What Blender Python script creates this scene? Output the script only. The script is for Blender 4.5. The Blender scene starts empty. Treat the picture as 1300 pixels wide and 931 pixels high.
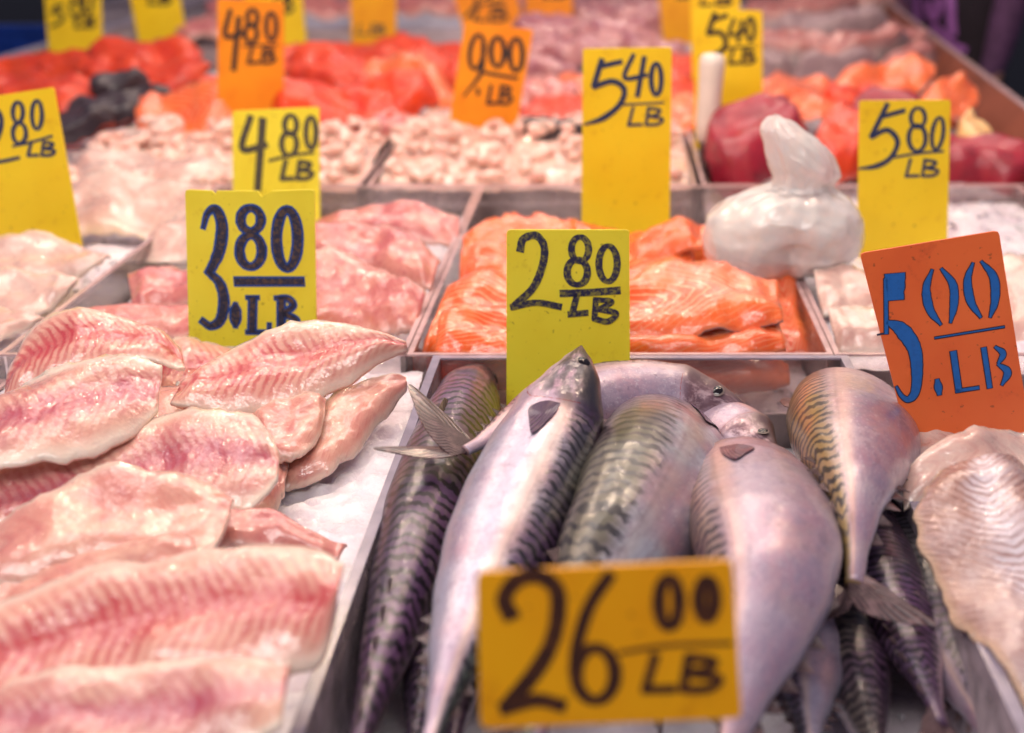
import bpy, bmesh, math, random
from mathutils import Vector, Matrix, noise
from mathutils.bvhtree import BVHTree
R = math.radians
rnd = random.Random(7)
scene = bpy.context.scene
C = scene.collection

# ------------------------------------------------------------------ camera
F = 1600.0                       # focal length in photo pixels (photo is 1300 wide)
PX, PY = 780.0, 420.0            # principal point in the photo
PITCH = math.atan((PY + 150.0) / F)
H = 0.35
CAM = Vector((0, 0, H))
FWD = Vector((0, math.cos(PITCH), -math.sin(PITCH)))
RGT = Vector((1, 0, 0))
UPC = Vector((0, math.sin(PITCH), math.cos(PITCH)))
cam = bpy.data.cameras.new('camera')
camo = bpy.data.objects.new('camera', cam); C.objects.link(camo)
camo.location = CAM
camo.rotation_euler = (R(90) - PITCH, 0, 0)
cam.sensor_width = 36; cam.lens = F * 36 / 1300
cam.shift_x = (650 - PX) / 1300; cam.shift_y = (PY - 465.5) / 1300
cam.clip_start = 0.02; cam.clip_end = 200
cam.dof.use_dof = True; cam.dof.focus_distance = 0.85; cam.dof.aperture_fstop = 4.2
cam.dof.aperture_blades = 9
scene.camera = camo

# ------------------------------------------------------------------ light (covered stall: soft pinkish shade + warm bulbs)
world = bpy.data.worlds.new('World'); scene.world = world; world.use_nodes = True
bg = world.node_tree.nodes['Background']
bg.inputs[0].default_value = (0.72, 0.72, 1.0, 1); bg.inputs[1].default_value = 0.22
scene.view_settings.view_transform = 'Standard'; scene.view_settings.look = 'None'
scene.view_settings.exposure = 0.02; scene.view_settings.gamma = 1.0
scene.view_settings.use_curve_mapping = False
cy = scene.cycles; cy.max_bounces = 6; cy.diffuse_bounces = 2; cy.glossy_bounces = 2; cy.transmission_bounces = 4; cy.transparent_max_bounces = 10
cy.caustics_reflective = False; cy.caustics_refractive = False; cy.use_denoising = True; cy.sample_clamp_indirect = 4
def area_lamp(name, loc, target, size, power, col, sy=None):
    l = bpy.data.lights.new(name, 'AREA'); l.energy = power; l.color = col
    l.shape = 'RECTANGLE'; l.size = size; l.size_y = sy or size
    o = bpy.data.objects.new(name, l); C.objects.link(o); o.location = loc
    o.rotation_euler = (Vector(target) - Vector(loc)).to_track_quat('-Z', 'Y').to_euler()
    return o
def bulb(loc, power, col=(1, .72, .5), r=.05):
    l = bpy.data.lights.new('stall_bulb', 'POINT'); l.energy = power; l.color = col; l.shadow_soft_size = r
    o = bpy.data.objects.new('stall_bulb', l); C.objects.link(o); o.location = loc
area_lamp('strip_lamp', (-.2, 1.35, 1.45), (-.1, 1.2, 0), 2.0, 11, (1, .88, .83), .22)
area_lamp('strip_lamp', (-.2, 2.7, 1.55), (-.1, 2.5, 0), 2.0, 13, (1, .88, .82), .22)
area_lamp('strip_lamp', (-.35, -.15, 1.25), (-.0, 1.0, 0), 1.6, 17, (1, .93, .88), .25)
for x, y, z, p in ((-.66, 1.15, .82, 5), (-.36, 1.20, .82, 5), (.02, 1.15, .82, 5), (.36, 1.2, .82, 5), (-.5, 1.9, .9, 5), (.05, 1.9, .9, 5), (.6, 1.9, .9, 5), (-.7, 2.8, 1.0, 5), (0, 2.8, 1.0, 5), (.55, 2.8, 1.0, 5)):
    bulb((x, y, z), p * 1.0, r=.022)

# ------------------------------------------------------------------ pixel -> place
def ray(px, py):
    return (FWD * F + RGT * (px - PX) - UPC * (py - PY)).normalized()
def at_z(px, py, z=0.0):
    d = ray(px, py); t = (z - CAM.z) / d.z
    return CAM + d * t
def at_y(px, py, y):
    d = ray(px, py); return CAM + d * (y / d.y)
def at_plane(px, py, P, n):
    d = ray(px, py); return CAM + d * ((P - CAM).dot(n) / d.dot(n))
def mpp(P):                      # metres for one photo pixel at P
    return (P - CAM).dot(FWD) / F
def catmull(pts, n):
    """pts: list of equal-length tuples; n samples"""
    out = []; m = len(pts) - 1
    for i in range(n):
        t = i / (n - 1) * m; k = min(int(t), m - 1); f = t - k
        p1, p2 = pts[k], pts[k + 1]
        p0 = pts[k - 1] if k > 0 else [2 * a - b for a, b in zip(p1, p2)]
        p3 = pts[k + 2] if k + 2 <= m else [2 * b - a for a, b in zip(p1, p2)]
        out.append([.5 * (2 * b + (c - a) * f + (2 * a - 5 * b + 4 * c - d) * f * f + (3 * b - a - 3 * c + d) * f ** 3)
                    for a, b, c, d in zip(p0, p1, p2, p3)])
    return out
def smooth(x, a, b):
    t = max(0, min(1, (x - a) / (b - a))); return t * t * (3 - 2 * t)
def interp(tab, t):
    for (a, va), (b, vb) in zip(tab, tab[1:]):
        if t <= b:
            f = (t - a) / (b - a); f = f * f * (3 - 2 * f) * .4 + f * .6
            return va + (vb - va) * f
    return tab[-1][1]

# ------------------------------------------------------------------ objects
def tag(o, label, cat, group=None, kind=None):
    if label: o['label'] = label
    if cat: o['category'] = cat
    if group: o['group'] = group
    if kind: o['kind'] = kind
    return o
def mesh_obj(name, verts, faces, mat, parent=None, uv=None, shade=True, mats=None, mi=None, org=None):
    """verts in world space; a child is stored relative to its parent"""
    off = Vector((0, 0, 0))
    if parent is not None:
        off = parent.location if parent.parent is None else parent.location + parent.parent.location
    elif org is not None:
        off = Vector(org)
    me = bpy.data.meshes.new(name)
    me.from_pydata([Vector(v) - off for v in verts], [], faces)
    if uv:
        lay = me.uv_layers.new(name='UVMap')
        k = 0
        for f in uv:
            for c in f:
                lay.data[k].uv = c; k += 1
    for m in (mats or [mat]): me.materials.append(m)
    if mi:
        for p, i in zip(me.polygons, mi): p.material_index = i
    if shade:
        me.polygons.foreach_set('use_smooth', [True] * len(me.polygons))
    me.update()
    o = bpy.data.objects.new(name, me); C.objects.link(o)
    if parent is not None: o.parent = parent
    elif org is not None: o.location = off
    return o
def empty(name, loc, label, cat, group=None):
    o = bpy.data.objects.new(name, None); C.objects.link(o); o.location = loc
    o.empty_display_size = .02
    return tag(o, label, cat, group)
def box_vf(x0, x1, y0, y1, z0, z1):
    v = [(x, y, z) for z in (z0, z1) for y in (y0, y1) for x in (x0, x1)]
    f = [(0, 2, 3, 1), (4, 5, 7, 6), (0, 1, 5, 4), (2, 6, 7, 3), (0, 4, 6, 2), (1, 3, 7, 5)]
    return v, f
def box(name, x0, x1, y0, y1, z0, z1, mat, parent=None, org=None):
    v, f = box_vf(x0, x1, y0, y1, z0, z1)
    return mesh_obj(name, v, f, mat, parent, shade=False, org=org)

# ------------------------------------------------------------------ materials
def lin(c):
    return tuple(((x / 255) / 12.92 if x / 255 <= .04045 else ((x / 255 + .055) / 1.055) ** 2.4) for x in c) + (1,)
class NT:
    def __init__(s, name):
        s.m = bpy.data.materials.new(name); s.m.use_nodes = True
        s.t = s.m.node_tree; s.n = s.t.nodes; s.n.clear()
        s.out = s.n.new('ShaderNodeOutputMaterial')
    def set(s, node, key, val):
        sock = node.inputs[key]
        if isinstance(val, bpy.types.NodeSocket): s.t.links.new(val, sock)
        else: sock.default_value = val
    def node(s, typ, ins=None, **props):
        n = s.n.new(typ)
        for k, v in props.items(): setattr(n, k, v)
        for k, v in (ins or {}).items(): s.set(n, k, v)
        return n
    def math(s, op, a, b=0.0, clamp=False):
        return s.node('ShaderNodeMath', {0: a, 1: b}, operation=op, use_clamp=clamp).outputs[0]
    def mix(s, f, a, b, blend='MIX'):
        n = s.node('ShaderNodeMix', {0: f, 6: a, 7: b}, data_type='RGBA', blend_type=blend)
        return n.outputs[2]
    def ss(s, x, a, b, lo=0.0, hi=1.0):
        return s.node('ShaderNodeMapRange', {0: x, 1: a, 2: b, 3: lo, 4: hi}, interpolation_type='SMOOTHSTEP').outputs[0]
    def noise(s, scale, vec=None, detail=3.0, rough=.5, col=False, dist=0.0):
        ins = {'Scale': scale, 'Detail': detail, 'Roughness': rough, 'Distortion': dist}
        if vec is not None: ins['Vector'] = vec
        n = s.node('ShaderNodeTexNoise', ins)
        return n.outputs[1 if col else 0]
    def comb(s, x, y, z=0.0):
        return s.node('ShaderNodeCombineXYZ', {0: x, 1: y, 2: z}).outputs[0]
    def objco(s):
        return s.node('ShaderNodeTexCoord').outputs['Object']
    def uv(s):
        u = s.node('ShaderNodeTexCoord').outputs['UV']
        x = s.node('ShaderNodeSeparateXYZ', {0: u})
        return x.outputs[0], x.outputs[1]
    def rand(s):
        return s.node('ShaderNodeObjectInfo').outputs['Random']
    def bump(s, h, strength, dist=.001):
        return s.node('ShaderNodeBump', {'Height': h, 'Strength': strength, 'Distance': dist}).outputs[0]
    def bsdf(s, **kw):
        n = s.n.new('ShaderNodeBsdfPrincipled')
        al = {'col': 'Base Color', 'rough': 'Roughness', 'metal': 'Metallic', 'normal': 'Normal', 'spec': 'Specular IOR Level',
              'sss': 'Subsurface Weight', 'sr': 'Subsurface Radius', 'sc': 'Subsurface Scale', 'coat': 'Coat Weight',
              'coatr': 'Coat Roughness', 'trans': 'Transmission Weight', 'alpha': 'Alpha', 'ior': 'IOR', 'sheen': 'Sheen Weight',
              'coatn': 'Coat Normal'}
        for k, v in kw.items(): s.set(n, al[k], v)
        s.t.links.new(n.outputs[0], s.out.inputs[0])
        return s.m

def flesh(name, a, b, stripe, freq=160., chev=.10, smask=(.1, .8), sstr=.8, sharp=(.0, .9), edge=None, edgec=None,
          centre=None, rough=.3, bumpk=.5, sss=.16, mott=None, wob=.0035, fib=0.0, sr=(1, .35, .25), thick=None, coat=.85):
    """fish flesh; UV: u metres along, v -1..1 across"""
    t = NT(name); u, v = t.uv(); oc = t.objco(); r = t.rand()
    oo = t.node('ShaderNodeVectorMath', {0: oc, 1: t.comb(t.math('MULTIPLY', r, 9.0), r, 0.0)}, operation='ADD').outputs[0]
    n1 = t.noise(28., oo, 3); n2 = t.noise(90., oo, 3); n3 = t.noise(420., oo, 2)
    av = t.math('ABSOLUTE', v)
    # herringbone muscle bands: bend towards the head away from the midline
    k = t.math('ADD', u, t.math('MULTIPLY', t.math('SUBTRACT', t.math('POWER', av, 1.3), t.math('MULTIPLY', t.math('POWER', av, 3.0), .35)), chev * .4))
    k = t.math('ADD', k, t.math('MULTIPLY', n2, wob * 2)); k = t.math('ADD', k, t.math('MULTIPLY', n1, wob))
    s = t.math('SINE', t.math('MULTIPLY', k, freq * 2 * math.pi))
    s = t.ss(s, sharp[0], sharp[1])
    msk = t.ss(av, smask[0], smask[1], 1.0, 0.0)
    msk = t.math('MULTIPLY', msk, t.ss(n1, .28, .62, .35, 1.0))
    s_amt = t.math('MULTIPLY', t.math('MULTIPLY', s, msk), sstr)
    col = t.mix(t.ss(n1, .3, .7), lin(a), lin(b))
    if mott: col = t.mix(t.ss(n2, .56, .72, 0, mott[1]), col, lin(mott[0]))
    if centre:
        cm = t.ss(t.math('ADD', av, t.math('MULTIPLY', t.math('SUBTRACT', n2, .5), .5)), 0.0, centre[1], centre[2], 0.0)
        col = t.mix(cm, col, lin(centre[0]))
    col = t.mix(s_amt, col, lin(stripe))
    if edge: col = t.mix(t.ss(av, edge[0], edge[1]), col, lin(edgec))
    if thick:
        col = t.mix(t.ss(v, 1.15, 1.3), col, lin(thick))
    h = t.math('ADD', t.math('MULTIPLY', n2, .8), t.math('MULTIPLY', n3, .25))
    h = t.math('ADD', h, t.math('MULTIPLY', s, -.03))
    if fib:
        fn = t.noise(1.0, t.comb(t.math('MULTIPLY', t.math('ADD', u, t.math('MULTIPLY', av, .03)), 420.), t.math('MULTIPLY', v, 5.), t.math('MULTIPLY', r, 50.)), 3)
        h = t.math('ADD', h, t.math('MULTIPLY', fn, fib))
        col = t.mix(t.ss(fn, .5, .75, 0, .35), col, lin(stripe))
    nm = t.bump(h, bumpk, .0016)
    rr = t.ss(n2, .3, .7, rough - .1, rough + .16)
    return t.bsdf(col=col, rough=rr, normal=nm, sss=sss, sr=sr, sc=.006, spec=.5, coat=coat, coatr=.08, coatn=t.bump(t.math('ADD', t.noise(170., oo, 3), t.math('MULTIPLY', n2, 1.2)), .8, .0013))

M = {}
M['tilapia'] = flesh('tilapia_flesh', (232, 180, 158), (224, 160, 144), (190, 62, 72), 165., .05, (.15, 1.0), .85, (-.7, 1.0), (.66, .98), (240, 216, 198),
                     centre=((194, 66, 74), .45, .75), rough=.3, bumpk=.55)
M['tilapia_pale'] = flesh('pale_tilapia_flesh', (228, 178, 156), (208, 142, 134), (182, 72, 84), 165., .05, (.05, .9), .7, (-.6, 1.0), (.6, .95), (240, 218, 200),
                          centre=((178, 78, 104), .4, .8), rough=.27, bumpk=.8)
M['tilapia_skin'] = flesh('tilapia_skin_side', (230, 178, 156), (212, 138, 126), (188, 86, 90), 60., .08, (.1, 1.), .3, (.2, 1.), (.75, 1.), (232, 200, 182),
                          mott=((196, 120, 120), .5), rough=.28, bumpk=.5, fib=.25)
M['salmon'] = flesh('salmon_flesh', (244, 116, 50), (236, 92, 36), (250, 180, 136), 75., .30, (.2, 1.4), .8, (.62, .98), (.9, 1.0), (248, 140, 96),
                    centre=((228, 92, 62), .3, .4), rough=.32, bumpk=.5, sr=(1, .3, .15))
M['salmon_red'] = flesh('red_salmon_flesh', (226, 70, 22), (208, 42, 18), (236, 110, 66), 60., .3, (.2, 1.4), .5, (.6, 1.), (.9, 1.), (226, 90, 60),
                        mott=((170, 24, 22), .6), coat=.3, rough=.4, sr=(1, .25, .12))
M['pink_fish'] = flesh('pink_fish_flesh', (216, 142, 130), (196, 106, 108), (176, 72, 82), 90., .1, (.2, .9), .25, (.3, 1.), (.7, 1.), (226, 178, 166),
                       mott=((186, 84, 92), .7), rough=.3, bumpk=.5, fib=.2)
M['white_fish'] = flesh('white_fish_flesh', (226, 196, 184), (214, 172, 160), (202, 144, 138), 80., .1, (.1, 1.), .35, (.3, 1.), (.7, 1.), (236, 214, 200),
                        rough=.28, bumpk=.5, fib=.3, mott=((214, 160, 150), .4))
M['cod'] = flesh('cod_flesh', (194, 164, 162), (178, 132, 116), (150, 98, 88), 190., .10, (.4, 1.6), .8, (.1, 1.), (.85, 1.), (226, 190, 164),
                 centre=((226, 212, 220), .45, .9), rough=.34, bumpk=1.0, fib=.6)
M['tuna'] = flesh('tuna_flesh', (170, 30, 54), (140, 20, 44), (186, 60, 84), 120., .1, (.1, 1.), .3, (.4, 1.), rough=.42, bumpk=.25, coat=.4, mott=((96, 14, 34), .5))
M['grey_pink'] = flesh('grey_pink_fish', (196, 130, 120), (170, 100, 96), (140, 100, 104), 50., .05, (.1, 1.), .4, (.2, 1.), (.5, .95), (176, 160, 160), rough=.3,
                       mott=((196, 70, 66), .6))
M['squid'] = flesh('squid_skin', (206, 146, 144), (166, 98, 110), (150, 90, 110), 90., .05, (.1, 1.), .4, (.4, 1.), rough=.25, mott=((160, 90, 112), .7))
M['fat'] = flesh('cream_fat', (240, 196, 130), (232, 176, 110), (240, 200, 150), rough=.35)
M['scallop'] = flesh('shellfish_meat', (244, 214, 200), (238, 190, 176), (232, 150, 132), 90., .1, (.1, 1.), .5, (.4, 1.), rough=.2, bumpk=.6, sss=.35)

def plain(name, c, rough=.5, var=.12, scale=40., bumpk=.0, **kw):
    t = NT(name); n1 = t.noise(scale, t.objco(), 4)
    d = tuple(max(0, x * (1 - var)) for x in lin(c)[:3]) + (1,)
    col = t.mix(t.ss(n1, .35, .7), lin(c), d)
    if bumpk: kw['normal'] = t.bump(n1, bumpk, .002)
    return t.bsdf(col=col, rough=rough, **kw)
M['skin_dark'] = plain('dark_fish_skin', (70, 58, 66), .3, .4, 90)
M['skin_light'] = plain('pale_fish_skin', (172, 144, 148), .3, .3, 70)
def fin_mat(name, a, b):
    t = NT(name); u, v = t.uv(); n1 = t.noise(120., t.objco(), 3)
    w = t.math('SINE', t.math('ADD', t.math('MULTIPLY', u, 110.), t.math('MULTIPLY', n1, 4.)))
    col = t.mix(t.ss(w, -.6, .8), lin(a), lin(b)); col = t.mix(t.ss(n1, .5, .7, 0, .5), col, lin((150, 118, 120)))
    return t.bsdf(col=col, rough=.38, normal=t.bump(t.math('ADD', w, n1), .5, .0008), coat=.4, coatr=.15)
M['fin'] = fin_mat('fin_membrane', (56, 36, 44), (104, 78, 78))
M['fin_dark'] = fin_mat('dark_fin', (50, 26, 52), (98, 62, 100))
M['eye'] = plain('eye_ball', (30, 24, 28), .08, .2)
M['eye_ring'] = plain('eye_ring', (132, 116, 110), .35, .3, 300)
M['mouth'] = plain('mouth_lining', (44, 26, 34), .4)
M['gill'] = plain('gill_slit', (150, 44, 46), .35, .4, 200)

def mackerel_mat(name, back=(58, 66, 62), back2=(84, 62, 92), stripe=(18, 16, 26), belly=(176, 168, 188), flank=(224, 190, 160), edge=.40, sfreq=44., blue=(176, 192, 214), head=((50, 32, 50), (146, 114, 134), (34, 26, 36))):
    t = NT(name); u, v = t.uv(); oc = t.objco(); r = t.rand()
    av = t.math('ABSOLUTE', v)
    vec = t.comb(t.math('MULTIPLY', u, 7.), t.math('MULTIPLY', v, 2.6), t.math('MULTIPLY', r, 40.))
    n1 = t.noise(1.2, vec, 3); n2 = t.noise(4., vec, 3); n3 = t.noise(700., oc, 2); nb = t.noise(24., oc, 2)
    # wavy tiger bars across the back
    ph = t.math('MULTIPLY', u, sfreq * 2 * math.pi)
    ph = t.math('ADD', ph, t.math('MULTIPLY', t.math('SUBTRACT', n1, .5), 15.))
    ph = t.math('ADD', ph, t.math('MULTIPLY', t.math('SUBTRACT', n2, .5), 8.))
    ph = t.math('ADD', ph, t.math('MULTIPLY', t.math('SINE', t.math('MULTIPLY', av, 22.)), .8))
    st = t.ss(t.math('SINE', ph), -.05, .55)
    e = t.math('ADD', av, t.math('MULTIPLY', t.math('SUBTRACT', n2, .5), .14))
    e = t.math('ADD', e, t.math('MULTIPLY', t.math('SINE', ph), .02))
    smask = t.ss(e, edge - .05, edge + .05, 1., 0.)
    bodym = t.math('MULTIPLY', t.ss(u, .17, .24), t.ss(u, .97, .90))
    s = t.math('MULTIPLY', t.math('MULTIPLY', st, smask), t.math('ADD', t.math('MULTIPLY', bodym, .9), .05))
    iri = t.ss(t.noise(9., oc, 2), .38, .62)
    backc = t.mix(iri, lin(back), lin(back2))
    backc = t.mix(t.ss(n2, .5, .75, 0, .45), backc, lin((150, 138, 120)))
    bel = t.mix(t.ss(nb, .35, .65), lin(belly), lin((176, 142, 162)))
    sc_ = t.noise(1.0, t.comb(t.math('MULTIPLY', u, 60.), t.math('MULTIPLY', v, 26.), t.math('MULTIPLY', r, 30.)), 3)
    bel = t.mix(t.ss(sc_, .42, .70, 0, .6), bel, lin((150, 136, 160)))
    sp2 = t.noise(1.0, t.comb(t.math('MULTIPLY', u, 150.), t.math('MULTIPLY', v, 60.), t.math('MULTIPLY', r, 10.)), 2)
    bel = t.mix(t.ss(sp2, .55, .75, 0, .4), bel, lin((226, 220, 226)))
    bel = t.mix(t.ss(t.noise(260., oc, 2), .66, .74, 0, .5), bel, lin((110, 92, 108)))
    bel = t.mix(t.ss(t.noise(22., oc, 3), .52, .70, 0, .3), bel, lin((214, 178, 164)))
    bel = t.mix(t.ss(av, .70, .98, 0, .55), bel, lin(blue))
    spots = t.ss(n2, .60, .72, 0, .4)
    bel = t.mix(spots, bel, lin((120, 100, 120)))
    fl = t.ss(t.math('ABSOLUTE', t.math('SUBTRACT', av, edge + .06)),   .0, .10, .42, 0.)
    bel = t.mix(fl, bel, lin(flank))
    col = t.mix(t.ss(e, edge - .14, edge + .06), backc, bel)
    col = t.mix(s, col, lin(stripe))
    # lateral line
    ll = t.ss(t.math('ABSOLUTE', t.math('SUBTRACT', av, t.math('ADD', edge + .02, t.math('MULTIPLY', n1, .03)))), .0, .02, .16, 0.)
    col = t.mix(t.math('MULTIPLY', ll, bodym), col, lin((70, 50, 66)))
    # head: darker mottled cheek
    hd = t.ss(u, .24, .17)
    hc = t.mix(t.ss(t.noise(3.2, vec, 4, .65), .46, .64), lin(head[0]), lin(head[1]))
    hc = t.mix(t.ss(t.math('ADD', av, t.math('MULTIPLY', t.math('SUBTRACT', n2, .5), .3)), .66, .84), hc, lin((196, 172, 186)))
    hc = t.mix(t.ss(av, .56, .30), hc, lin(head[2]))
    hc = t.mix(t.ss(u, .05, .01), hc, lin((92, 60, 76)))
    col = t.mix(hd, col, hc)
    nm = t.bump(t.math('ADD', t.math('MULTIPLY', n3, .35), t.math('MULTIPLY', n2, .5)), .35, .001)
    return t.bsdf(col=col, rough=t.ss(n2, .3, .7, .34, .5), normal=nm, metal=t.ss(av, .35, .6, .15, .42), coat=.6, coatr=t.ss(sc_, .3, .7, .08, .22), coatn=t.bump(t.math('ADD', t.noise(150., oc, 3), t.math('MULTIPLY', sc_, .8)), .6, .0010), sss=.06, sr=(1, .5, .4), sc=.004, spec=.6)
M['mack'] = mackerel_mat('mackerel_skin')
M['mack_pink'] = mackerel_mat('pinkish_mackerel_skin', back=(136, 112, 96), back2=(150, 112, 126), stripe=(48, 36, 48), belly=(178, 158, 176), flank=(226, 178, 160), edge=.22, head=((126, 94, 104), (200, 170, 176), (104, 80, 84)))
M['mack_purple'] = mackerel_mat('purple_mackerel_skin', back=(66, 56, 74), back2=(104, 70, 110), stripe=(18, 14, 24), belly=(180, 150, 164), flank=(140, 108, 128), edge=.62, sfreq=50.)
M['mack_olive'] = mackerel_mat('olive_mackerel_skin', back=(88, 84, 70), back2=(92, 66, 92), stripe=(22, 18, 28), belly=(188, 192, 206), flank=(186, 164, 150), edge=.46)
M['mack_gold'] = mackerel_mat('golden_backed_mackerel_skin', back=(142, 116, 70), back2=(170, 130, 110), stripe=(34, 26, 32), belly=(186, 166, 178), flank=(230, 176, 140), edge=.3)

def acrylic(name, tint, haze, hz=(180, 150, 156)):
    t = NT(name)
    tr = t.node('ShaderNodeBsdfTransparent', {0: tint + (1,)})
    gl = t.node('ShaderNodeBsdfGlossy', {0: (1, 1, 1, 1), 1: .07})
    df = t.node('ShaderNodeBsdfDiffuse', {0: lin(hz)})
    n = t.noise(60., t.objco(), 4)
    m1 = t.node('ShaderNodeMixShader', {0: t.ss(n, .35, .75, haze * .7, haze * 1.3), 1: tr.outputs[0], 2: df.outputs[0]})
    fr = t.node('ShaderNodeFresnel', {0: 1.45})
    m2 = t.node('ShaderNodeMixShader', {0: t.math('MULTIPLY', fr.outputs[0], .8), 1: m1.outputs[0], 2: gl.outputs[0]})
    t.t.links.new(m2.outputs[0], t.out.inputs[0]); return t.m
M['acrylic'] = acrylic('clear_acrylic', (.985, .965, .965), .12, (232, 206, 206))
M['smoke'] = acrylic('smoky_acrylic', (.95, .93, .96), .62, (206, 190, 202))
M['rim'] = plain('acrylic_cut_edge', (156, 146, 164), .22, .25, 60)
M['rim_clear'] = plain('clear_acrylic_cut_edge', (206, 172, 172), .22, .25, 60)
M['steel'] = plain('counter_steel', (190, 180, 188), .4, .25, 12, .1, metal=.2)
M['side'] = plain('counter_side_panel', (136, 74, 54), .55, .35, 9, .1, spec=.3)
M['tray_grey'] = plain('grey_tray_plastic', (196, 180, 188), .4, .25, 20)
M['asphalt'] = plain('dark_asphalt', (26, 22, 30), .9, .4, 30, .5)
M['blue'] = plain('blue_crate_plastic', (24, 60, 150), .4, .3, 14)
M['jacket'] = plain('dark_jacket_cloth', (34, 20, 34), .85, .4, 60, .4)
M['sleeve'] = plain('mauve_sleeve_cloth', (98, 62, 100), .85, .35, 40, .4)
M['print'] = plain('purple_jacket_print', (172, 104, 186), .7, .15)
M['skin'] = plain('person_skin', (200, 150, 128), .5, .1, sss=.1)
M['hair'] = plain('person_hair', (24, 18, 16), .6, .3)
M['trousers'] = plain('dark_trousers', (30, 28, 38), .85, .3, 60)
M['handle'] = plain('white_handle_plastic', (236, 222, 212), .35, .1, 30, .1)
M['blade'] = plain('blade_steel', (150, 130, 126), .25, .2, metal=.8)
t = NT('white_plastic_bag'); n1 = t.noise(34., t.objco(), 4, .6, dist=.6); n2 = t.noise(120., t.objco(), 3)
fold = t.node('ShaderNodeTexNoise', {'Scale': 16., 'Detail': 3., 'Vector': t.objco()}, noise_type='RIDGED_MULTIFRACTAL').outputs[0]
bp = t.bump(t.math('ADD', t.math('MULTIPLY', fold, .5), t.math('MULTIPLY', n2, .15)), .6, .004)
M['bag'] = t.bsdf(col=t.mix(t.ss(n1, .35, .7), lin((253, 248, 246)), lin((246, 230, 224))), rough=.26, normal=bp, sss=.4, sr=(1, .85, .75), sc=.03, spec=.7, coat=1.0, coatr=.05, coatn=t.bump(t.math('ADD', t.math('MULTIPLY', fold, 1.0), t.math('MULTIPLY', n1, 1.0)), .5, .004))
pr = [q for q in t.n if q.type == 'BSDF_PRINCIPLED'][0]
tr = t.node('ShaderNodeBsdfTransparent', {0: (.99, .97, .96, 1)})
t.t.links.new(t.node('ShaderNodeMixShader', {0: t.ss(t.math('ADD', t.math('MULTIPLY', n1, .7), t.math('MULTIPLY', fold, .25)), .25, .7, .6, .97), 1: tr.outputs[0], 2: pr.outputs[0]}).outputs[0], t.out.inputs[0])
t = NT('crushed_ice'); n1 = t.noise(70., t.objco(), 5, .7); n2 = t.noise(30., t.objco(), 3)
M['ice'] = t.bsdf(col=t.mix(t.ss(n2, .35, .65), lin((240, 234, 240)), lin((226, 212, 222))), rough=t.ss(n1, .4, .6, .08, .4), normal=t.bump(n1, .5, .003), sss=.8, sr=(.9, .9, 1), sc=.02, spec=.6)
t = NT('ice_chip'); n1 = t.noise(200., t.objco(), 2)
M['ice_chip'] = t.bsdf(col=t.mix(n1, lin((250, 246, 250)), lin((232, 224, 236))), rough=.12, trans=.35, ior=1.2)
def sign_mat(name, a, b, stain, rough=.42):
    t = NT(name); oc = t.objco(); n1 = t.noise(14., oc, 4); n2 = t.noise(60., oc, 5, .7); n3 = t.noise(240., oc, 2)
    col = t.mix(t.ss(n1, .3, .7), lin(a), lin(b)); col = t.mix(t.ss(n2, .56, .76, 0, .5), col, lin(stain))
    col = t.mix(t.ss(n3, .68, .76, 0, .45), col, lin((70, 50, 30)))
    return t.bsdf(col=col, rough=rough, sss=.08, sr=(1, .8, .2), sc=.003, normal=t.bump(n2, .15, .001))
M['yellow'] = sign_mat('yellow_sign_plastic', (252, 216, 32), (246, 206, 22), (214, 160, 20))
M['lemon'] = sign_mat('lemon_sign_plastic', (250, 232, 62), (242, 220, 50), (206, 176, 34))
M['amber'] = sign_mat('amber_sign_plastic', (250, 156, 16), (242, 138, 8), (206, 104, 12))
M['orange'] = sign_mat('orange_sign_plastic', (236, 112, 52), (226, 98, 44), (190, 76, 40))
M['gold'] = sign_mat('gold_sign_plastic', (248, 176, 14), (238, 156, 8), (196, 118, 10))
def ink(name, c, c2, amt=.5, sc=260.):
    t = NT(name); n = t.noise(sc, t.objco(), 3, .7)
    return t.bsdf(col=t.mix(t.ss(n, .46, .62, 0, amt), lin(c), lin(c2)), rough=.5)
M['ink_blue'] = ink('navy_marker', (28, 44, 84), (60, 70, 92), .4)
M['ink_black'] = ink('black_marker', (36, 28, 28), (74, 54, 40), .4)
M['ink_worn'] = ink('worn_dark_paint', (34, 40, 66), (112, 84, 54), .7, 320.)
M['ink_bluerim'] = ink('blue_stencil_paint', (22, 76, 158), (20, 54, 118), .4)
M['ink_sten'] = ink('bright_blue_stencil_paint', (24, 98, 176), (20, 82, 150), .4)
M['ink_dark'] = ink('dark_outline_paint', (40, 38, 52), (60, 40, 40), .4)
M['ink_brown'] = ink('brown_marker', (64, 34, 24), (110, 62, 30), .4, 120.)
M['ink_grey'] = ink('faded_grey_marker', (70, 66, 60), (110, 100, 60), .5)
M['ink_scrib'] = ink('rubbed_navy_marker', (42, 40, 70), (150, 140, 60), .75, 340.)

# ------------------------------------------------------------------ the setting
g = box('ground', -30, 30, -6, 40, -1.05, -1.0, M['asphalt']); tag(g, None, None, kind='structure')
counter = box('counter', -1.25, .86, .22, 4.7, -.125, -.095, M['steel']); tag(counter, None, None, kind='structure')
side = empty('counter_side_guard', (.80, 2.5, -.09), 'long reddish brown guard panel along the customer edge of the counter', 'guard panel')
def slab(name, corners, thick, mat, parent):
    P = [Vector(c) for c in corners]; n = (P[1] - P[0]).cross(P[3] - P[0]).normalized()
    v = P + [p - n * thick for p in P]
    f = [(0, 1, 2, 3), (7, 6, 5, 4)] + [(i, i + 4, (i + 1) % 4 + 4, (i + 1) % 4) for i in range(4)]
    return mesh_obj(name, v, f, mat, parent, shade=False)
slab('panel', [(.500, .95, -.088), (.560, .95, .01), (.862, 4.6, .02), (.790, 4.6, -.088)], .010, M['side'], side)
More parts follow.
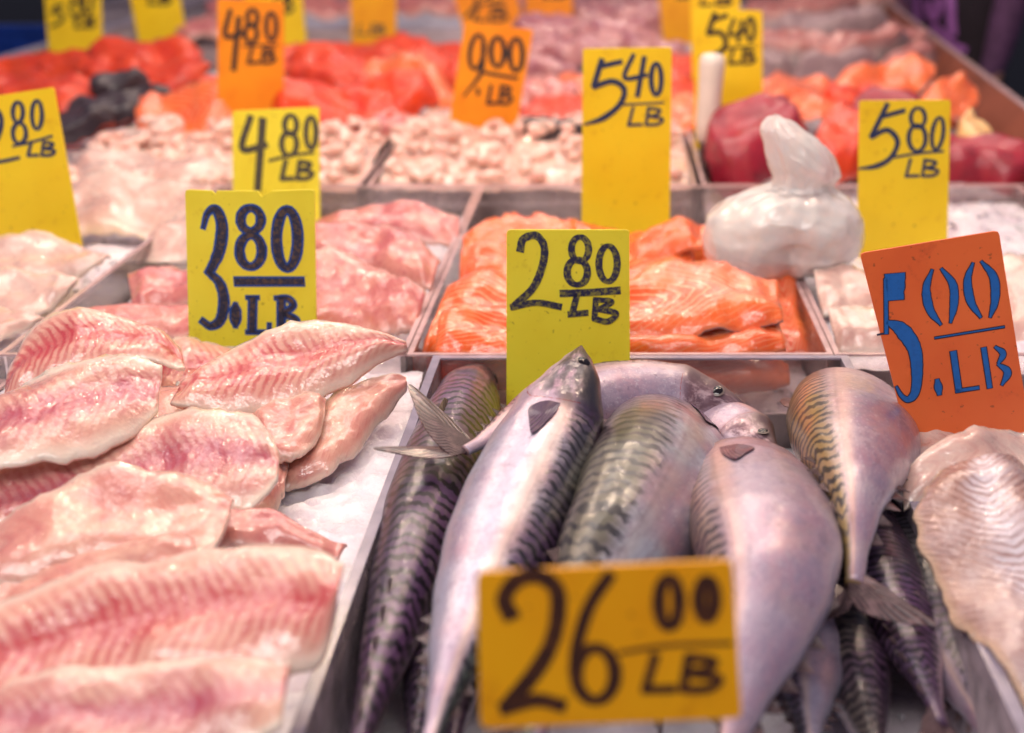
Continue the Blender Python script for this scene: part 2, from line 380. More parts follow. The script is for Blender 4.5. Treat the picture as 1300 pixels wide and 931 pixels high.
slab('top_edge', [(.560, .95, .012), (.572, .95, .012), (.874, 4.6, .022), (.8625, 4.6, .022)], .016, M['rim_clear'], side)
rail = empty('counter_back_rail', (-1.21, 2.6, -.09), 'low steel rail closing the seller side of the counter', 'rail')
slab('upright_plate', [(-1.22, .6, .02), (-1.22, 4.6, .02), (-1.22, 4.6, -.094), (-1.22, .6, -.094)], .006, M['steel'], rail)
slab('cap', [(-1.235, .6, .021), (-1.205, .6, .021), (-1.205, 4.6, .021), (-1.235, 4.6, .021)], .004, M['rim'], rail)

def heap(name, x0, x1, y0, y1, z0, amp, mat, seed, label, slope=0.0, chips=260, crest=None, cell=.011):
    """crushed ice: a rough heap plus loose angular chips, one mass nobody could count"""
    nx = max(14, int((x1 - x0) / cell)); ny = max(14, int((y1 - y0) / cell)); v = []; f = []
    def hz(x, y):
        e = min(x - x0, x1 - x, y - y0, y1 - y); e = smooth(e, 0, .05)
        p = Vector((x * 11 + seed * 7.3, y * 11, seed))
        h = noise.noise(p) * .5 + noise.noise(p * 2.6) * .3 + abs(noise.noise(p * 6.3)) * .45 + abs(noise.noise(p * 13)) * .35 + noise.noise(p * 26) * .12
        c = crest(x, y) if crest else 0
        return z0 + amp * h * (0.4 + .6 * e) + slope * (y - (y0 + y1) / 2) + c
    for j in range(ny + 1):
        for i in range(nx + 1):
            x = x0 + (x1 - x0) * i / nx; y = y0 + (y1 - y0) * j / ny; v.append((x, y, hz(x, y)))
    for j in range(ny):
        for i in range(nx):
            a = j * (nx + 1) + i; f.append((a, a + 1, a + nx + 2, a + nx + 1))
    rr = random.Random(seed)
    for k in range(chips):
        x = rr.uniform(x0 + .01, x1 - .01); y = rr.uniform(y0 + .01, y1 - .01); s = rr.uniform(.001, .0036)
        c = Vector((x, y, hz(x, y) + s * .3)); m = Matrix.Rotation(rr.uniform(0, 6), 3, Vector((rr.random(), rr.random(), rr.random() + .01)).normalized())
        pts = [c + m @ Vector((sx * s * rr.uniform(.1, 1.5), sy * s * rr.uniform(.1, 1.5), sz * s * rr.uniform(.1, .9))) for sz in (-1, 1) for sy in (-1, 1) for sx in (-1, 1)]
        b = len(v); v += pts
        f += [tuple(b + q for q in fc) for fc in ((0, 2, 3, 1), (4, 5, 7, 6), (0, 1, 5, 4), (2, 6, 7, 3), (0, 4, 6, 2), (1, 3, 7, 5))]
    k = nx * ny
    o = mesh_obj(name, v, f, None, shade=False, mats=[mat, M['ice_chip']], mi=[0 if q < k else 1 for q in range(len(f))])
    o.data.polygons.foreach_set('use_smooth', [i < k for i in range(len(o.data.polygons))])
    return tag(o, label, 'ice', kind='stuff')

def tray(x0, x1, y0, y1, label, wall='acrylic', rim='rim_clear', zt=0.0, zb=-.09, th=.004, group='acrylic display trays', front=None, back=None):
    cx, cy = (x0 + x1) / 2, (y0 + y1) / 2
    t = empty('display_tray', (cx, cy, zb), label, 'tray', group)
    box('base', x0, x1, y0, y1, zb, zb + .004, M['tray_grey'], t)
    zw = zb + .0045
    fw = front or wall
    for nm, a in (('side_wall', (x0, x0 + th, y0, y1)), ('side_wall', (x1 - th, x1, y0, y1)),
                  ('front_wall', (x0 + th + .0005, x1 - th - .0005, y0, y0 + th)), ('back_wall', (x0 + th + .0005, x1 - th - .0005, y1 - th, y1))):
        o = box(nm, a[0], a[1], a[2], a[3], zw, zt - .0016, M[fw if nm == 'front_wall' else (back or wall) if nm == 'back_wall' else wall], t)
        box('cut_edge', a[0] - .0002, a[1] + .0002, a[2] - .0002, a[3] + .0002, zt - .0015, zt, M[rim], o)
    return t
YA0, YA1 = .36, .925
tray(-.142, .183, YA0, YA1, 'smoky plastic tray holding the whole mackerel', 'smoke', 'rim', th=.006, back='acrylic')
tray(-.468, -.1435, YA0, YA1, 'clear tray under the herringbone pink fillets', zt=-.035)
tray(.1845, .52, YA0, YA1, 'clear tray of flaky white fillets beside the mackerel', zt=-.052)
tray(-.80, -.476, YA0, YA1, 'clear tray past the pink fillets, holding only ice', zt=-.02)
YB0, YB1 = .927, 1.512
tray(-.163, .172, YB0, YB1, 'clear tray filled with orange salmon fillets')
tray(-.485, -.1645, YB0, YB1, 'clear tray of smooth pink fish pieces behind the 3.80 sign')
tray(-.82, -.4865, YB0, YB1, 'clear tray of pale fillets behind the slanted 2.80 sign', zt=-.01)
tray(.1735, .495, YB0, YB1, 'clear tray of white fillets behind the cracked orange sign')
YC0, YC1 = 1.515, 2.02
tray(-.72, -.312, YC0, YC1, 'clear tray of pale shellfish meat behind the faded lemon 4.80 sign')
tray(-.304, .100, YC0, YC1, 'clear tray of pale shellfish meat below the amber 9.00 sign')
tray(.108, .540, YC0, YC1, 'clear tray with the dark red tuna')
YD0, YD1 = 2.035, 2.86
tray(-1.18, -.70, 1.70, YD1, 'clear tray of red salmon with dark skins by the seller side')
tray(-.69, -.16, YD0, YD1, 'clear tray of red salmon slabs behind the amber 4.80 sign')
tray(-.15, .585, YD0, YD1, 'clear tray of mixed orange salmon cuts behind the knife')
tray(-1.18, -.12, 2.95, 4.4, 'grey fronted tray at the far end behind the salmon', wall='acrylic', front='tray_grey', zt=.03)
tray(-.10, .660, 2.95, 4.4, 'clear far tray of grey pink whole fish')
tray(-1.18, -.735, .95, 1.66, 'clear tray of ice wrapped in film on the seller side', zt=.0)

for i, (a, z0, amp, lab, kw) in enumerate([
    ((-.462, -.149, YA0 + .006, YA1 - .006), -.036, .024, 'crushed ice under the herringbone pink fillets', dict(chips=0, cell=.005, crest=lambda x, y: .022 * smooth(y, .70, .9))),
    ((-.134, .175, YA0 + .008, YA1 - .008), -.078, .012, 'crushed ice at the bottom of the mackerel tray', dict(chips=120)),
    ((.190, .514, YA0 + .006, YA1 - .006), -.045, .02, 'crushed ice under the flaky white fillets', {}),
    ((-.794, -.482, YA0 + .006, YA1 - .006), -.03, .03, 'crushed ice filling the tray past the pink fillets', {}),
    ((-.157, .166, YB0 + .006, YB1 - .006), -.055, .02, 'crushed ice under the salmon fillets', {}),
    ((-.479, -.176, YB0 + .006, YB1 - .006), -.04, .02, 'crushed ice under the smooth pink fish pieces', {}),
    ((-.814, -.498, YB0 + .006, YB1 - .006), -.035, .02, 'crushed ice under the pale fillets by the slanted sign', {}),
    ((.186, .489, YB0 + .006, YB1 - .006), -.020, .02, 'crushed ice heaped behind the cracked orange sign', {}),
    ((-.714, -.318, YC0 + .006, YC1 - .006), -.03, .02, 'crushed ice under the shellfish by the faded lemon sign', {}),
    ((-.298, .094, YC0 + .006, YC1 - .006), -.03, .02, 'crushed ice under the shellfish by the 9.00 sign', {}),
    ((.114, .534, YC0 + .006, YC1 - .006), -.05, .02, 'crushed ice under the tuna', {}),
    ((-1.174, -.706, 1.706, YD1 - .006), -.055, .02, 'crushed ice under the dark skinned red salmon', {}),
    ((-.684, -.166, YD0 + .006, YD1 - .006), -.055, .02, 'crushed ice under the red salmon slabs', {}),
    ((-.144, .579, YD0 + .006, YD1 - .006), -.055, .02, 'crushed ice under the mixed salmon cuts', {}),
    ((-1.174, -.126, 2.956, 4.39), -.05, .03, 'crushed ice in the grey fronted far tray', {}),
    ((-.094, .654, 2.956, 4.39), -.05, .03, 'crushed ice under the grey pink whole fish', {}),
    ((-1.174, -.741, .956, 1.654), -.02, .04, 'ice under film on the seller side', {}),
]):
    heap('crushed_ice', *a, z0, amp, M['ice'], i + 1, lab, **kw)

# ------------------------------------------------------------------ fillets
def sheet(name, A, B, n, thick, mat, label, cat='fish fillet', group=None, seed=0, wav=.004, M_=16, skin=None, skew=0.0, frill=.03, parent=None):
    """a slab of flesh between two edge curves A[i], B[i] (world points); n = up normal"""
    N = len(A); v = []; uvv = []; L = 0.0; mid = [(a + b) / 2 for a, b in zip(A, B)]
    us = [0.0]
    for i in range(1, N): us.append(us[-1] + (mid[i] - mid[i - 1]).length)
    tot = us[-1] or 1
    for i in range(N):
        w = (B[i] - A[i]); fr_ = noise.noise(Vector((us[i] * 70, seed * 3.1, 0))) * frill + noise.noise(Vector((us[i] * 260, seed * 3.1, 5))) * frill * .5
        fr2 = noise.noise(Vector((us[i] * 70, seed * 3.1, 9))) * frill + noise.noise(Vector((us[i] * 260, seed * 3.1, 7))) * frill * .5
        tl = smooth(us[i] / tot, 0, .10) * .75 + .25; tl *= smooth(1 - us[i] / tot, 0, .16) * .8 + .2
        for j in range(M_ + 1):
            s = -1 + 2 * j / M_
            s2 = math.copysign(abs(s) ** .85, s)
            p = A[i].lerp(B[i], (s2 + 1) / 2 + (fr_ if s < 0 else fr2) * abs(s) ** 3)
            dome = (1 - abs(s - skew * (1 - s * s)) ** 2.6) * (.72 + .28 * abs(math.sin(s * 2.4 + .4)))
            hgt = thick * max(dome, 0) * tl
            hgt -= thick * .10 * math.exp(-((s - skew * .3) / .10) ** 2) * tl        # groove on the midline
            q = Vector((p.x * 16, p.y * 16, seed * 1.7))
            hgt += wav * 1.6 * noise.noise(q * .7) + wav * .9 * noise.noise(Vector((us[i] * 14, seed * 2.3, 1))) * s * abs(s) + wav * .7 * noise.noise(q * 1.6) + wav * .45 * noise.noise(q * 3.1) + wav * .16 * noise.noise(q * 8)
            v.append(p + n * hgt); uvv.append((us[i] + seed * .37, s))
    T = len(v)
    for i in range(N):
        for j in range(M_ + 1):
            s = -1 + 2 * j / M_
            edge = max(abs(s) ** 6, 1 - min(i, N - 1 - i) / 1.0 if min(i, N - 1 - i) < 1 else 0)
            k = i * (M_ + 1) + j
            v.append(v[k] - n * (.0022 + thick * .62 * (1 - edge))); uvv.append((uvv[k][0], 1.4 * (1 if s > 0 else -1)))
    f = []; mi = []; W = M_ + 1
    for i in range(N - 1):
        for j in range(M_):
            a = i * W + j; f.append((a, a + 1, a + W + 1, a + W)); mi.append(0)
            f.append((T + a, T + a + W, T + a + W + 1, T + a + 1)); mi.append(1)
    for i in range(N - 1):
        a = i * W; f.append((a, a + W, T + a + W, T + a)); mi.append(1)
        a = i * W + M_; f.append((a, T + a, T + a + W, a + W)); mi.append(1)
    for j in range(M_):
        f.append((j, T + j, T + j + 1, j + 1)); mi.append(1)
        a = (N - 1) * W + j; f.append((a, a + 1, T + a + 1, T + a)); mi.append(1)
    # outward orientation
    e1 = v[f[0][1]] - v[f[0][0]]; e2 = v[f[0][3]] - v[f[0][0]]
    mid_f = f[(N // 2 * M_ + M_ // 2) * 2]
    if (v[mid_f[1]] - v[mid_f[0]]).cross(v[mid_f[3]] - v[mid_f[0]]).dot(n) < 0:
        f = [tuple(reversed(x)) for x in f]
    uv = [[uvv[k] for k in x] for x in f]
    org = sum(mid, Vector()) / N; org -= n * thick * .5
    o = mesh_obj(name, v, f, None, parent, uv=uv, mats=[M[mat], M[skin or mat]], mi=mi, org=org)
    if label: tag(o, label, cat, group)
    return o
sid = [0]
def fillet(label, stations, z, tilt=14, thick=.014, mat='tilapia', roll=0, name='fish_fillet', skin=None, N=34, **kw):
    """stations: (ax, ay, bx, by) photo pixels of the two edges; they lie on a plane through height z that leans to the front"""
    sid[0] += 1
    if mat.startswith('tilapia'): thick *= .42; kw.setdefault('wav', .0075); kw.setdefault('frill', .06)
    elif mat in ('pink_fish', 'white_fish', 'salmon', 'cod') and name == 'fish_fillet': thick *= .5; kw.setdefault('wav', .009); kw.setdefault('frill', .06)
    mx = sum(s[0] + s[2] for s in stations) / len(stations) / 2; my = sum(s[1] + s[3] for s in stations) / len(stations) / 2
    n = Vector((math.sin(R(roll)), -math.sin(R(tilt)), math.cos(R(tilt)))).normalized()
    P = at_z(mx, my, z)
    st = catmull(stations, N)
    A = [at_plane(s[0], s[1], P, n) for s in st]; B = [at_plane(s[2], s[3], P, n) for s in st]
    return sheet(name, A, B, n, thick, mat, label, seed=sid[0], skin=skin, **kw)
def leaf(cx, cy, w, h, ang):
    """stations of a leaf-like outline in pixels"""
    ca, sa = math.cos(R(ang)), math.sin(R(ang)); out = []
    for t, k in ((-.5, .30), (-.42, .72), (-.25, 1.0), (0, 1.02), (.22, .9), (.40, .6), (.5, .22)):
        x = t * w; y = h / 2 * k * rnd.uniform(.88, 1.1)
        b = rnd.uniform(-.06, .06) * h
        out.append((cx + x * ca + (y + b) * sa, cy + x * sa - (y + b) * ca, cx + x * ca - (y - b) * sa, cy + x * sa + (y - b) * ca))
    return out
def piece(cx, cy, w, h, ang, mat, z, label, group, tilt=None, thick=.02, cat='fish fillet', skin=None, name='fish_fillet', N=26, **kw):
    if tilt is None: tilt = rnd.uniform(10, 40) if cat == 'salmon' else 24
    if cat == 'salmon': thick *= .85; z += rnd.uniform(-.008, .012); w *= 1.12; h *= 1.15; kw.setdefault('wav', .016); kw.setdefault('frill', .10); z += .004
    elif cat == 'tuna': kw.setdefault('wav', .010); kw.setdefault('frill', .05)
    else: kw.setdefault('wav', .014); kw.setdefault('frill', .08)
    return fillet(label, leaf(cx, cy, w, h, ang), z, tilt, thick, mat, name=name, cat=cat, group=group, skin=skin, N=N, M_=14, **kw)

# --- the pink herringbone fillets, front left
fillet('herringbone pink fillet at the foot of the 3.80 sign with pale skin edge', [(232, 478, 220, 522), (262, 455, 246, 526), (310, 428, 302, 528), (360, 413, 357, 516), (410, 408, 412, 495), (450, 414, 456, 472), (490, 426, 493, 449), (516, 436, 517, 441)], .030, 30, .022, 'tilapia', skin='tilapia_skin', skew=-.1)
fillet('arched herringbone fillet next to the clear divider', [(8, 462, 2, 505), (38, 424, 40, 496), (80, 407, 90, 484), (122, 404, 140, 476), (165, 408, 182, 470), (206, 420, 217, 468), (229, 440, 234, 466)], .026, 24, .018, 'tilapia')
fillet('fillet with lilac midline and ragged pale edge', [(-60, 520, -60, 650), (0, 498, 0, 614), (60, 476, 62, 600), (120, 458, 117, 577), (165, 452, 162, 548), (205, 461, 196, 512)], .040, 22, .016, 'tilapia_pale', frill=.05)
fillet('glossy mauve fillet with a straight red midline', [(-30, 610, -20, 700), (60, 585, 60, 690), (130, 555, 140, 675), (200, 530, 212, 662), (270, 525, 277, 655), (325, 532, 328, 643), (356, 578, 354, 612)], .014, 20, .018, 'tilapia_pale')
fillet('smooth pale fillet folded over the glossy mauve one', [(-20, 665, -20, 755), (50, 640, 60, 745), (130, 605, 140, 730), (210, 597, 212, 716), (270, 602, 266, 700), (293, 618, 286, 655)], .022, 20, .016, 'tilapia_skin')
fillet('curled fillet with orange inner edge lying on the ice', [(342, 572, 356, 618), (380, 545, 408, 604), (420, 506, 442, 578), (458, 486, 478, 532), (500, 477, 508, 500), (516, 482, 517, 488)], .000, 22, .020, 'tilapia_skin', skew=.3)
fillet('small fillet tip tucked under the skin edged fillet', [(318, 520, 340, 592), (360, 508, 374, 590), (400, 503, 402, 560), (414, 508, 412, 528)], .004, 22, .016, 'tilapia_skin')
fillet('dark pink belly strip poking out over the ice', [(262, 655, 270, 706), (310, 648, 312, 706), (355, 652, 360, 698), (400, 672, 402, 706), (438, 676, 428, 700)], -.004, 18, .014, 'pink_fish')
fillet('broad herringbone fillet across the front of the pile', [(-60, 800, -60, 930), (40, 752, 40, 915), (140, 717, 140, 895), (250, 702, 250, 876), (350, 697, 350, 862), (412, 702, 406, 838), (437, 722, 428, 772)], .030, 22, .018, 'tilapia')
fillet('pale fillet under the broad front one', [(-60, 700, -60, 800), (20, 700, 20, 800), (100, 700, 110, 790), (190, 690, 190, 770), (250, 690, 250, 730)], .012, 20, .014, 'tilapia_skin')
fillet('fillet at the lip of the pink fillet tray', [(-60, 880, -60, 1010), (60, 865, 60, 1000), (180, 852, 180, 990), (290, 840, 290, 970), (370, 835, 360, 930)], .016, 18, .018, 'tilapia_pale')
fillet('thin orange pink fillet peeping out below the 3.80 sign', [(196, 440, 190, 505), (240, 428, 240, 505), (300, 432, 300, 490), (350, 434, 350, 470)], .002, 18, .012, 'tilapia')
fillet('buried fillet under the mauve one', [(180, 500, 180, 640), (260, 490, 260, 660), (330, 500, 340, 650), (370, 560, 362, 630)], -.012, 12, .016, 'tilapia_skin')
fillet('buried fillet at the seller end of the pile', [(-70, 560, -70, 720), (20, 540, 20, 720), (120, 540, 120, 700), (200, 560, 200, 660)], -.012, 12, .016, 'tilapia_skin')
# --- salmon tray
fillet('salmon fillet with a white fat line at the back of its tray', [(588, 302, 583, 358), (620, 279, 622, 358), (670, 274, 682, 352), (720, 277, 742, 345), (765, 285, 785, 330)], .004, 24, .022, 'salmon', cat='salmon fillet', skin='skin_light')
fillet('salmon fillet leaning on the divider beside the lemon sign', [(540, 428, 536, 452), (566, 372, 556, 450), (600, 356, 600, 446), (640, 354, 652, 440), (700, 360, 706, 436), (740, 375, 745, 420)], .002, 24, .022, 'salmon', cat='salmon fillet')
fillet('large salmon fillet with a frilled end over the others', [(770, 392, 775, 432), (805, 354, 815, 440), (860, 325, 880, 428), (910, 322, 930, 420), (950, 333, 964, 415), (988, 346, 994, 409)], .020, 26, .022, 'salmon', cat='salmon fillet', skin='skin_light', frill=.05)
fillet('salmon fillet end beside the wide 5.40 sign', [(800, 312, 806, 352), (830, 290, 836, 336), (860, 276, 864, 322), (888, 276, 892, 318)], .008, 26, .020, 'salmon', cat='salmon fillet')
fillet('salmon fillet lying below the frilled one', [(780, 420, 770, 450), (850, 412, 846, 452), (930, 406, 934, 450), (986, 406, 998, 444)], -.002, 18, .020, 'salmon', cat='salmon fillet')
fillet('salmon fillet pressed against the front wall of its tray', [(770, 440, 772, 482), (850, 437, 850, 492), (910, 438, 910, 494), (960, 440, 964, 492), (1002, 452, 1004, 480)], -.032, 24, .020, 'salmon', cat='salmon fillet')
fillet('darker salmon fillet pressed against the front wall beside the smoky tray', [(540, 444, 542, 478), (580, 438, 582, 490), (640, 436, 644, 492), (720, 436, 722, 490), (780, 444, 782, 480)], -.034, 24, .020, 'salmon_red', cat='salmon fillet')
fillet('salmon fillet hidden behind the lemon 2.80 sign', [(700, 290, 690, 380), (760, 285, 760, 380), (830, 300, 840, 380), (880, 320, 890, 370)], -.008, 20, .022, 'salmon', cat='salmon fillet')
fillet('salmon strip lying along the clear wall toward the white fillets', [(960, 330, 1002, 322), (968, 372, 1016, 368), (972, 410, 1030, 412), (975, 440, 1036, 446)], -.014, 14, .020, 'salmon', cat='salmon fillet')
fillet('salmon fillet under the bag at the back of its tray', [(860, 300, 866, 350), (900, 290, 906, 350), (950, 290, 955, 350), (990, 305, 992, 340)], -.012, 20, .022, 'salmon', cat='salmon fillet')
fillet('salmon flap overlapping the one that leans on the divider', [(560, 400, 552, 448), (600, 388, 600, 450), (650, 386, 652, 450), (700, 395, 700, 440)], .010, 26, .014, 'salmon', cat='salmon fillet')
fillet('salmon flap folded over the back fillet with the fat line', [(600, 318, 590, 356), (640, 304, 640, 362), (690, 304, 694, 358), (740, 318, 738, 346)], .014, 28, .014, 'salmon', cat='salmon fillet')
# --- smooth pink pieces behind the 3.80 sign
fillet('flat pink fish steak with red flecks under the thick pieces', [(380, 330, 380, 425), (440, 320, 442, 425), (492, 340, 486, 428), (542, 378, 526, 424)], .006, 26, .018, 'pink_fish')
fillet('thick pink fish piece with a bulging end', [(392, 290, 402, 340), (455, 288, 468, 352), (515, 300, 528, 374), (560, 335, 548, 378)], .014, 26, .026, 'pink_fish')
fillet('pink fish piece with a dark tip against the divider', [(400, 272, 410, 300), (470, 266, 480, 300), (530, 264, 545, 316), (584, 282, 582, 312)], .004, 24, .022, 'pink_fish')
fillet('pink piece wedged between the divider and the 3.80 sign', [(162, 345, 168, 392), (205, 335, 208, 388), (262, 336, 264, 388), (320, 345, 320, 385)], .004, 22, .02, 'pink_fish')
fillet('flat orange pink piece above the arched fillet', [(104, 398, 108, 425), (180, 385, 186, 428), (262, 384, 266, 428), (330, 392, 330, 420)], .000, 20, .016, 'salmon', roll=0) if False else \
fillet('flat rosy piece above the arched fillet', [(104, 398, 108, 425), (180, 385, 186, 428), (262, 384, 266, 428), (330, 392, 330, 420)], .000, 20, .016, 'pink_fish')
# --- pale fillets, left
fillet('pale pink fillet below the slanted 2.80 sign', [(-40, 310, -40, 362), (40, 303, 44, 366), (90, 309, 92, 360), (142, 328, 132, 342)], .004, 24, .016, 'white_fish')
fillet('cream fillet lying flat below the pale pink one', [(-40, 345, -40, 415), (20, 345, 20, 408), (68, 350, 58, 394), (102, 358, 86, 374)], -.008, 20, .016, 'white_fish')
fillet('cream fillet at the front of the pale fillet tray', [(-60, 388, -60, 450), (-10, 386, -16, 444), (26, 390, 12, 424), (54, 394, 38, 408)], -.012, 20, .016, 'white_fish')
fillet('wide white fillet under cloudy film behind the slanted sign', [(60, 235, 70, 300), (130, 220, 140, 300), (200, 225, 205, 300), (270, 240, 262, 290)], .004, 22, .016, 'white_fish')
fillet('white fillet wedged at the back of the smooth pink pieces', [(190, 292, 180, 330), (230, 270, 230, 335), (290, 262, 290, 330), (340, 270, 340, 310)], .0, 22, .016, 'white_fish')
fillet('milky white fillet lying behind the filmed one', [(90, 198, 100, 240), (160, 190, 165, 240), (230, 196, 235, 238), (300, 205, 296, 228)], .004, 22, .016, 'white_fish')
# --- white fillets, right back
WG = 'white fillets behind the cracked orange sign'
fillet('creamy white fillet below the plastic bag', [(1032, 352, 1044, 402), (1066, 338, 1074, 400), (1110, 345, 1115, 400), (1150, 360, 1150, 390)], .000, 24, .018, 'white_fish')
fillet('white fillet with a lilac sheen touching the salmon tray wall', [(1050, 402, 1062, 448), (1080, 390, 1086, 450), (1120, 390, 1122, 450), (1160, 400, 1160, 440)], -.004, 24, .018, 'white_fish')
fillet('white fillet peeping out beyond the cracked orange sign', [(1240, 330, 1240, 440), (1290, 330, 1290, 450), (1340, 330, 1340, 440), (1370, 350, 1370, 400)], .004, 22, .018, 'white_fish')
fillet('white fillet under the cracked orange sign', [(1100, 395, 1110, 452), (1180, 395, 1190, 455), (1260, 395, 1270, 455), (1330, 410, 1340, 445)], -.018, 20, .018, 'white_fish')
# --- flaky fillets, right front
fillet('long flaky fillet with a white midline beside the smoky tray wall', [(1192, 606, 1300, 592), (1162, 640, 1330, 640), (1180, 700, 1370, 700), (1222, 780, 1420, 780), (1262, 845, 1470, 845), (1310, 930, 1530, 930)], .010, 16, .022, 'cod', skew=0)
fillet('wet white fillet lying across behind the long flaky one', [(1146, 594, 1150, 640), (1196, 566, 1200, 622), (1250, 550, 1262, 616), (1310, 546, 1320, 620), (1360, 556, 1360, 600)], .014, 26, .008, 'white_fish')
fillet('rounded translucent fillet at the foot of the cracked orange sign', [(1148, 548, 1152, 590), (1190, 524, 1194, 592), (1238, 525, 1240, 588), (1266, 542, 1262, 565)], .004, 24, .018, 'white_fish')

# ------------------------------------------------------------------ whole mackerel
PROF = [(0, .03), (.02, .13), (.06, .32), (.12, .57), (.195, .86), (.21, .855), (.30, .97), (.42, 1.0), (.54, .93), (.66, .74), (.78, .49), (.88, .26), (.95, .135), (1.0, .11)]
def mackerel(label, spine, wpx, roll, mat='mack', tail=None, flat=.74, eye=True, pect=(1,), N=84, K=40, group='whole mackerel heaped in the smoky tray', finmat='fin', taper=1.0, finlets=True, dorsal=True, mouth=True, ps=0.0, pp=0.0):
    """spine: (px, py, z) from snout to tail root; roll: where the back points (0 = right when the tail is near, 90 = up)"""
    P0 = [at_z(*s) for s in spine]
    pts = [Vector(p) for p in catmull([tuple(p) for p in P0], 240)]
    ln = [0.0]
    for a, b in zip(pts, pts[1:]): ln.append(ln[-1] + (b - a).length)
    tot = ln[-1]
    def at(t):
        d = t * tot; lo = 0
        import bisect
        lo = min(max(bisect.bisect_right(ln, d) - 1, 0), 238); f = (d - ln[lo]) / max(ln[lo + 1] - ln[lo], 1e-9)
        return pts[lo].lerp(pts[lo + 1], f)
    mid = at(.42); hw = wpx / 2 * mpp(mid)
    def frame(t):
        T = (at(min(t + .02, 1)) - at(max(t - .02, 0))).normalized()
        view = Vector((0, -.35, 1)).normalized()
        U = (view - T * view.dot(T)).normalized(); S = -T.cross(U).normalized()
        return T, U, S
    cr, sr_ = math.cos(R(roll)), math.sin(R(roll))
    def surf(t, phi, k=1.0):
        """phi 0 = back, pi = belly"""
        T, U, S = frame(t); D = S * cr + U * sr_; X = -S * sr_ + U * cr
        r = hw * interp(PROF, t) * k
        b = math.cos(phi); s = math.sin(phi)
        fat = .90 if b > 0 else 1.04
        fl = flat + (.12 * smooth(t, .2, .02))
        return at(t) + D * (b * r * fat) + X * (math.copysign(abs(s) ** .92, s) * r * fl)
    root = empty('mackerel', at(.45) - Vector((0, 0, hw * .7)), label, 'fish', group)
    ts = [0, .004, .01] + [.02 + .98 * (i / (N - 4)) for i in range(N - 3)]
    v = []; f = []; uv = []
    for t in ts:
        for k in range(K):
            v.append(surf(t, 2 * math.pi * k / K))
    def vv(k): a = 2 * k / K; return a if a <= 1 else a - 2
    for i in range(len(ts) - 1):
        for k in range(K):
            k2 = (k + 1) % K
            f.append((i * K + k, i * K + k2, (i + 1) * K + k2, (i + 1) * K + k))
            a = vv(k); b = vv(k + 1) if k + 1 < K else 0.0
            if a == 1.0: a = 1.0 if b > 0 else -1.0
            if b == 1.0 and a < 0: b = -1.0
            uv.append([(ts[i], a), (ts[i], b), (ts[i + 1], b), (ts[i + 1], a)])
    v.append(at(0)); c = len(v) - 1
    for k in range(K): f.append((c, (k + 1) % K, k)); uv.append([(0, 0)] * 3)
    v.append(at(1)); c = len(v) - 1; q = (len(ts) - 1) * K
    for k in range(K): f.append((c, q + k, q + (k + 1) % K)); uv.append([(1, 0)] * 3)
    mesh = mesh_obj('body', v, f, M[mat], root, uv=uv)
    bm = bmesh.new(); bm.from_mesh(mesh.data); bmesh.ops.recalc_face_normals(bm, faces=bm.faces); bm.to_mesh(mesh.data); bm.free()
    def fin(name, outline, mt, th=.0009, par=root, smooth_=False):
        if smooth_: outline = [Vector(p) for p in catmull([tuple(p) for p in outline] + [tuple(outline[0])], 4 * len(outline))][:-1]
        """thin membrane: two-sided plate from a fan of points"""
        P = [Vector(p) for p in outline]; n = (P[1] - P[0]).cross(P[-1] - P[0]).normalized(); m = len(P)
        cc = sum(P, Vector()) / m
        vs = [p + n * th * .3 for p in P] + [p - n * th * .3 for p in P] + [cc + n * th, cc - n * th]
        fs = [(i, (i + 1) % m, 2 * m) for i in range(m)] + [(m + (i + 1) % m, m + i, 2 * m + 1) for i in range(m)] + [(i, m + i, m + (i + 1) % m, (i + 1) % m) for i in range(m)]
        rt = (P[0] + P[-1]) / 2; far = max(P, key=lambda p: (p - rt).length); e1 = (far - rt).normalized(); e2 = n.cross(e1); back_ = rt - e1 * (far - rt).length * .35
        def fa(p): d = p - back_; return (math.atan2(d.dot(e2), d.dot(e1)), 0)
        uvs = [[fa(vs[q]) for q in fc] for fc in fs]
        return mesh_obj(name, vs, fs, M[mt], par, shade=False, uv=uvs)
    # forked tail
    T, U, S = frame(1.0); D = S * cr + U * sr_; e = at(1)
    tl = tot * .13
    tips = [at_z(*p) for p in tail] if tail else [e + T * tl + D * tl * .85, e + T * tl - D * tl * .85]
    for q, tip in enumerate(tips):
        s = 1 if q == 0 else -1; b0 = e - T * .012 + D * s * hw * .10; b1 = e + T * .012
        axis = tip - e
        wid = (T - axis.normalized() * T.dot(axis.normalized())).normalized() * axis.length
        out = [b0, b0.lerp(tip, .35) - wid * .03, b0.lerp(tip, .7) - wid * .03, tip, b1.lerp(tip, .72) + wid * .07, b1.lerp(tip, .36) + wid * .11, b1]
        fin('tail_fin', out, finmat, .0013, smooth_=True)
    # pectoral fins
    for s in pect:
        b0 = surf(.222 + ps, s * (1.56 + pp), 1.0); b1 = surf(.224 + ps, s * (1.86 + pp), 1.0); nrm = (surf(.26 + ps, s * (1.65 + pp), 1.3) - surf(.26 + ps, s * (1.65 + pp), 1)).normalized()
        out = [b0, surf(.262 + ps, s * (1.58 + pp), 1.012), surf(.300 + ps, s * (1.66 + pp), 1.02), surf(.332 + ps, s * (1.78 + pp), 1.02), surf(.292 + ps, s * (1.96 + pp), 1.015), surf(.252 + ps, s * (2.10 + pp), 1.01), b1]
        fin('pectoral_fin', [p + nrm * .0006 for p in out], 'fin_dark', .0008, smooth_=True)
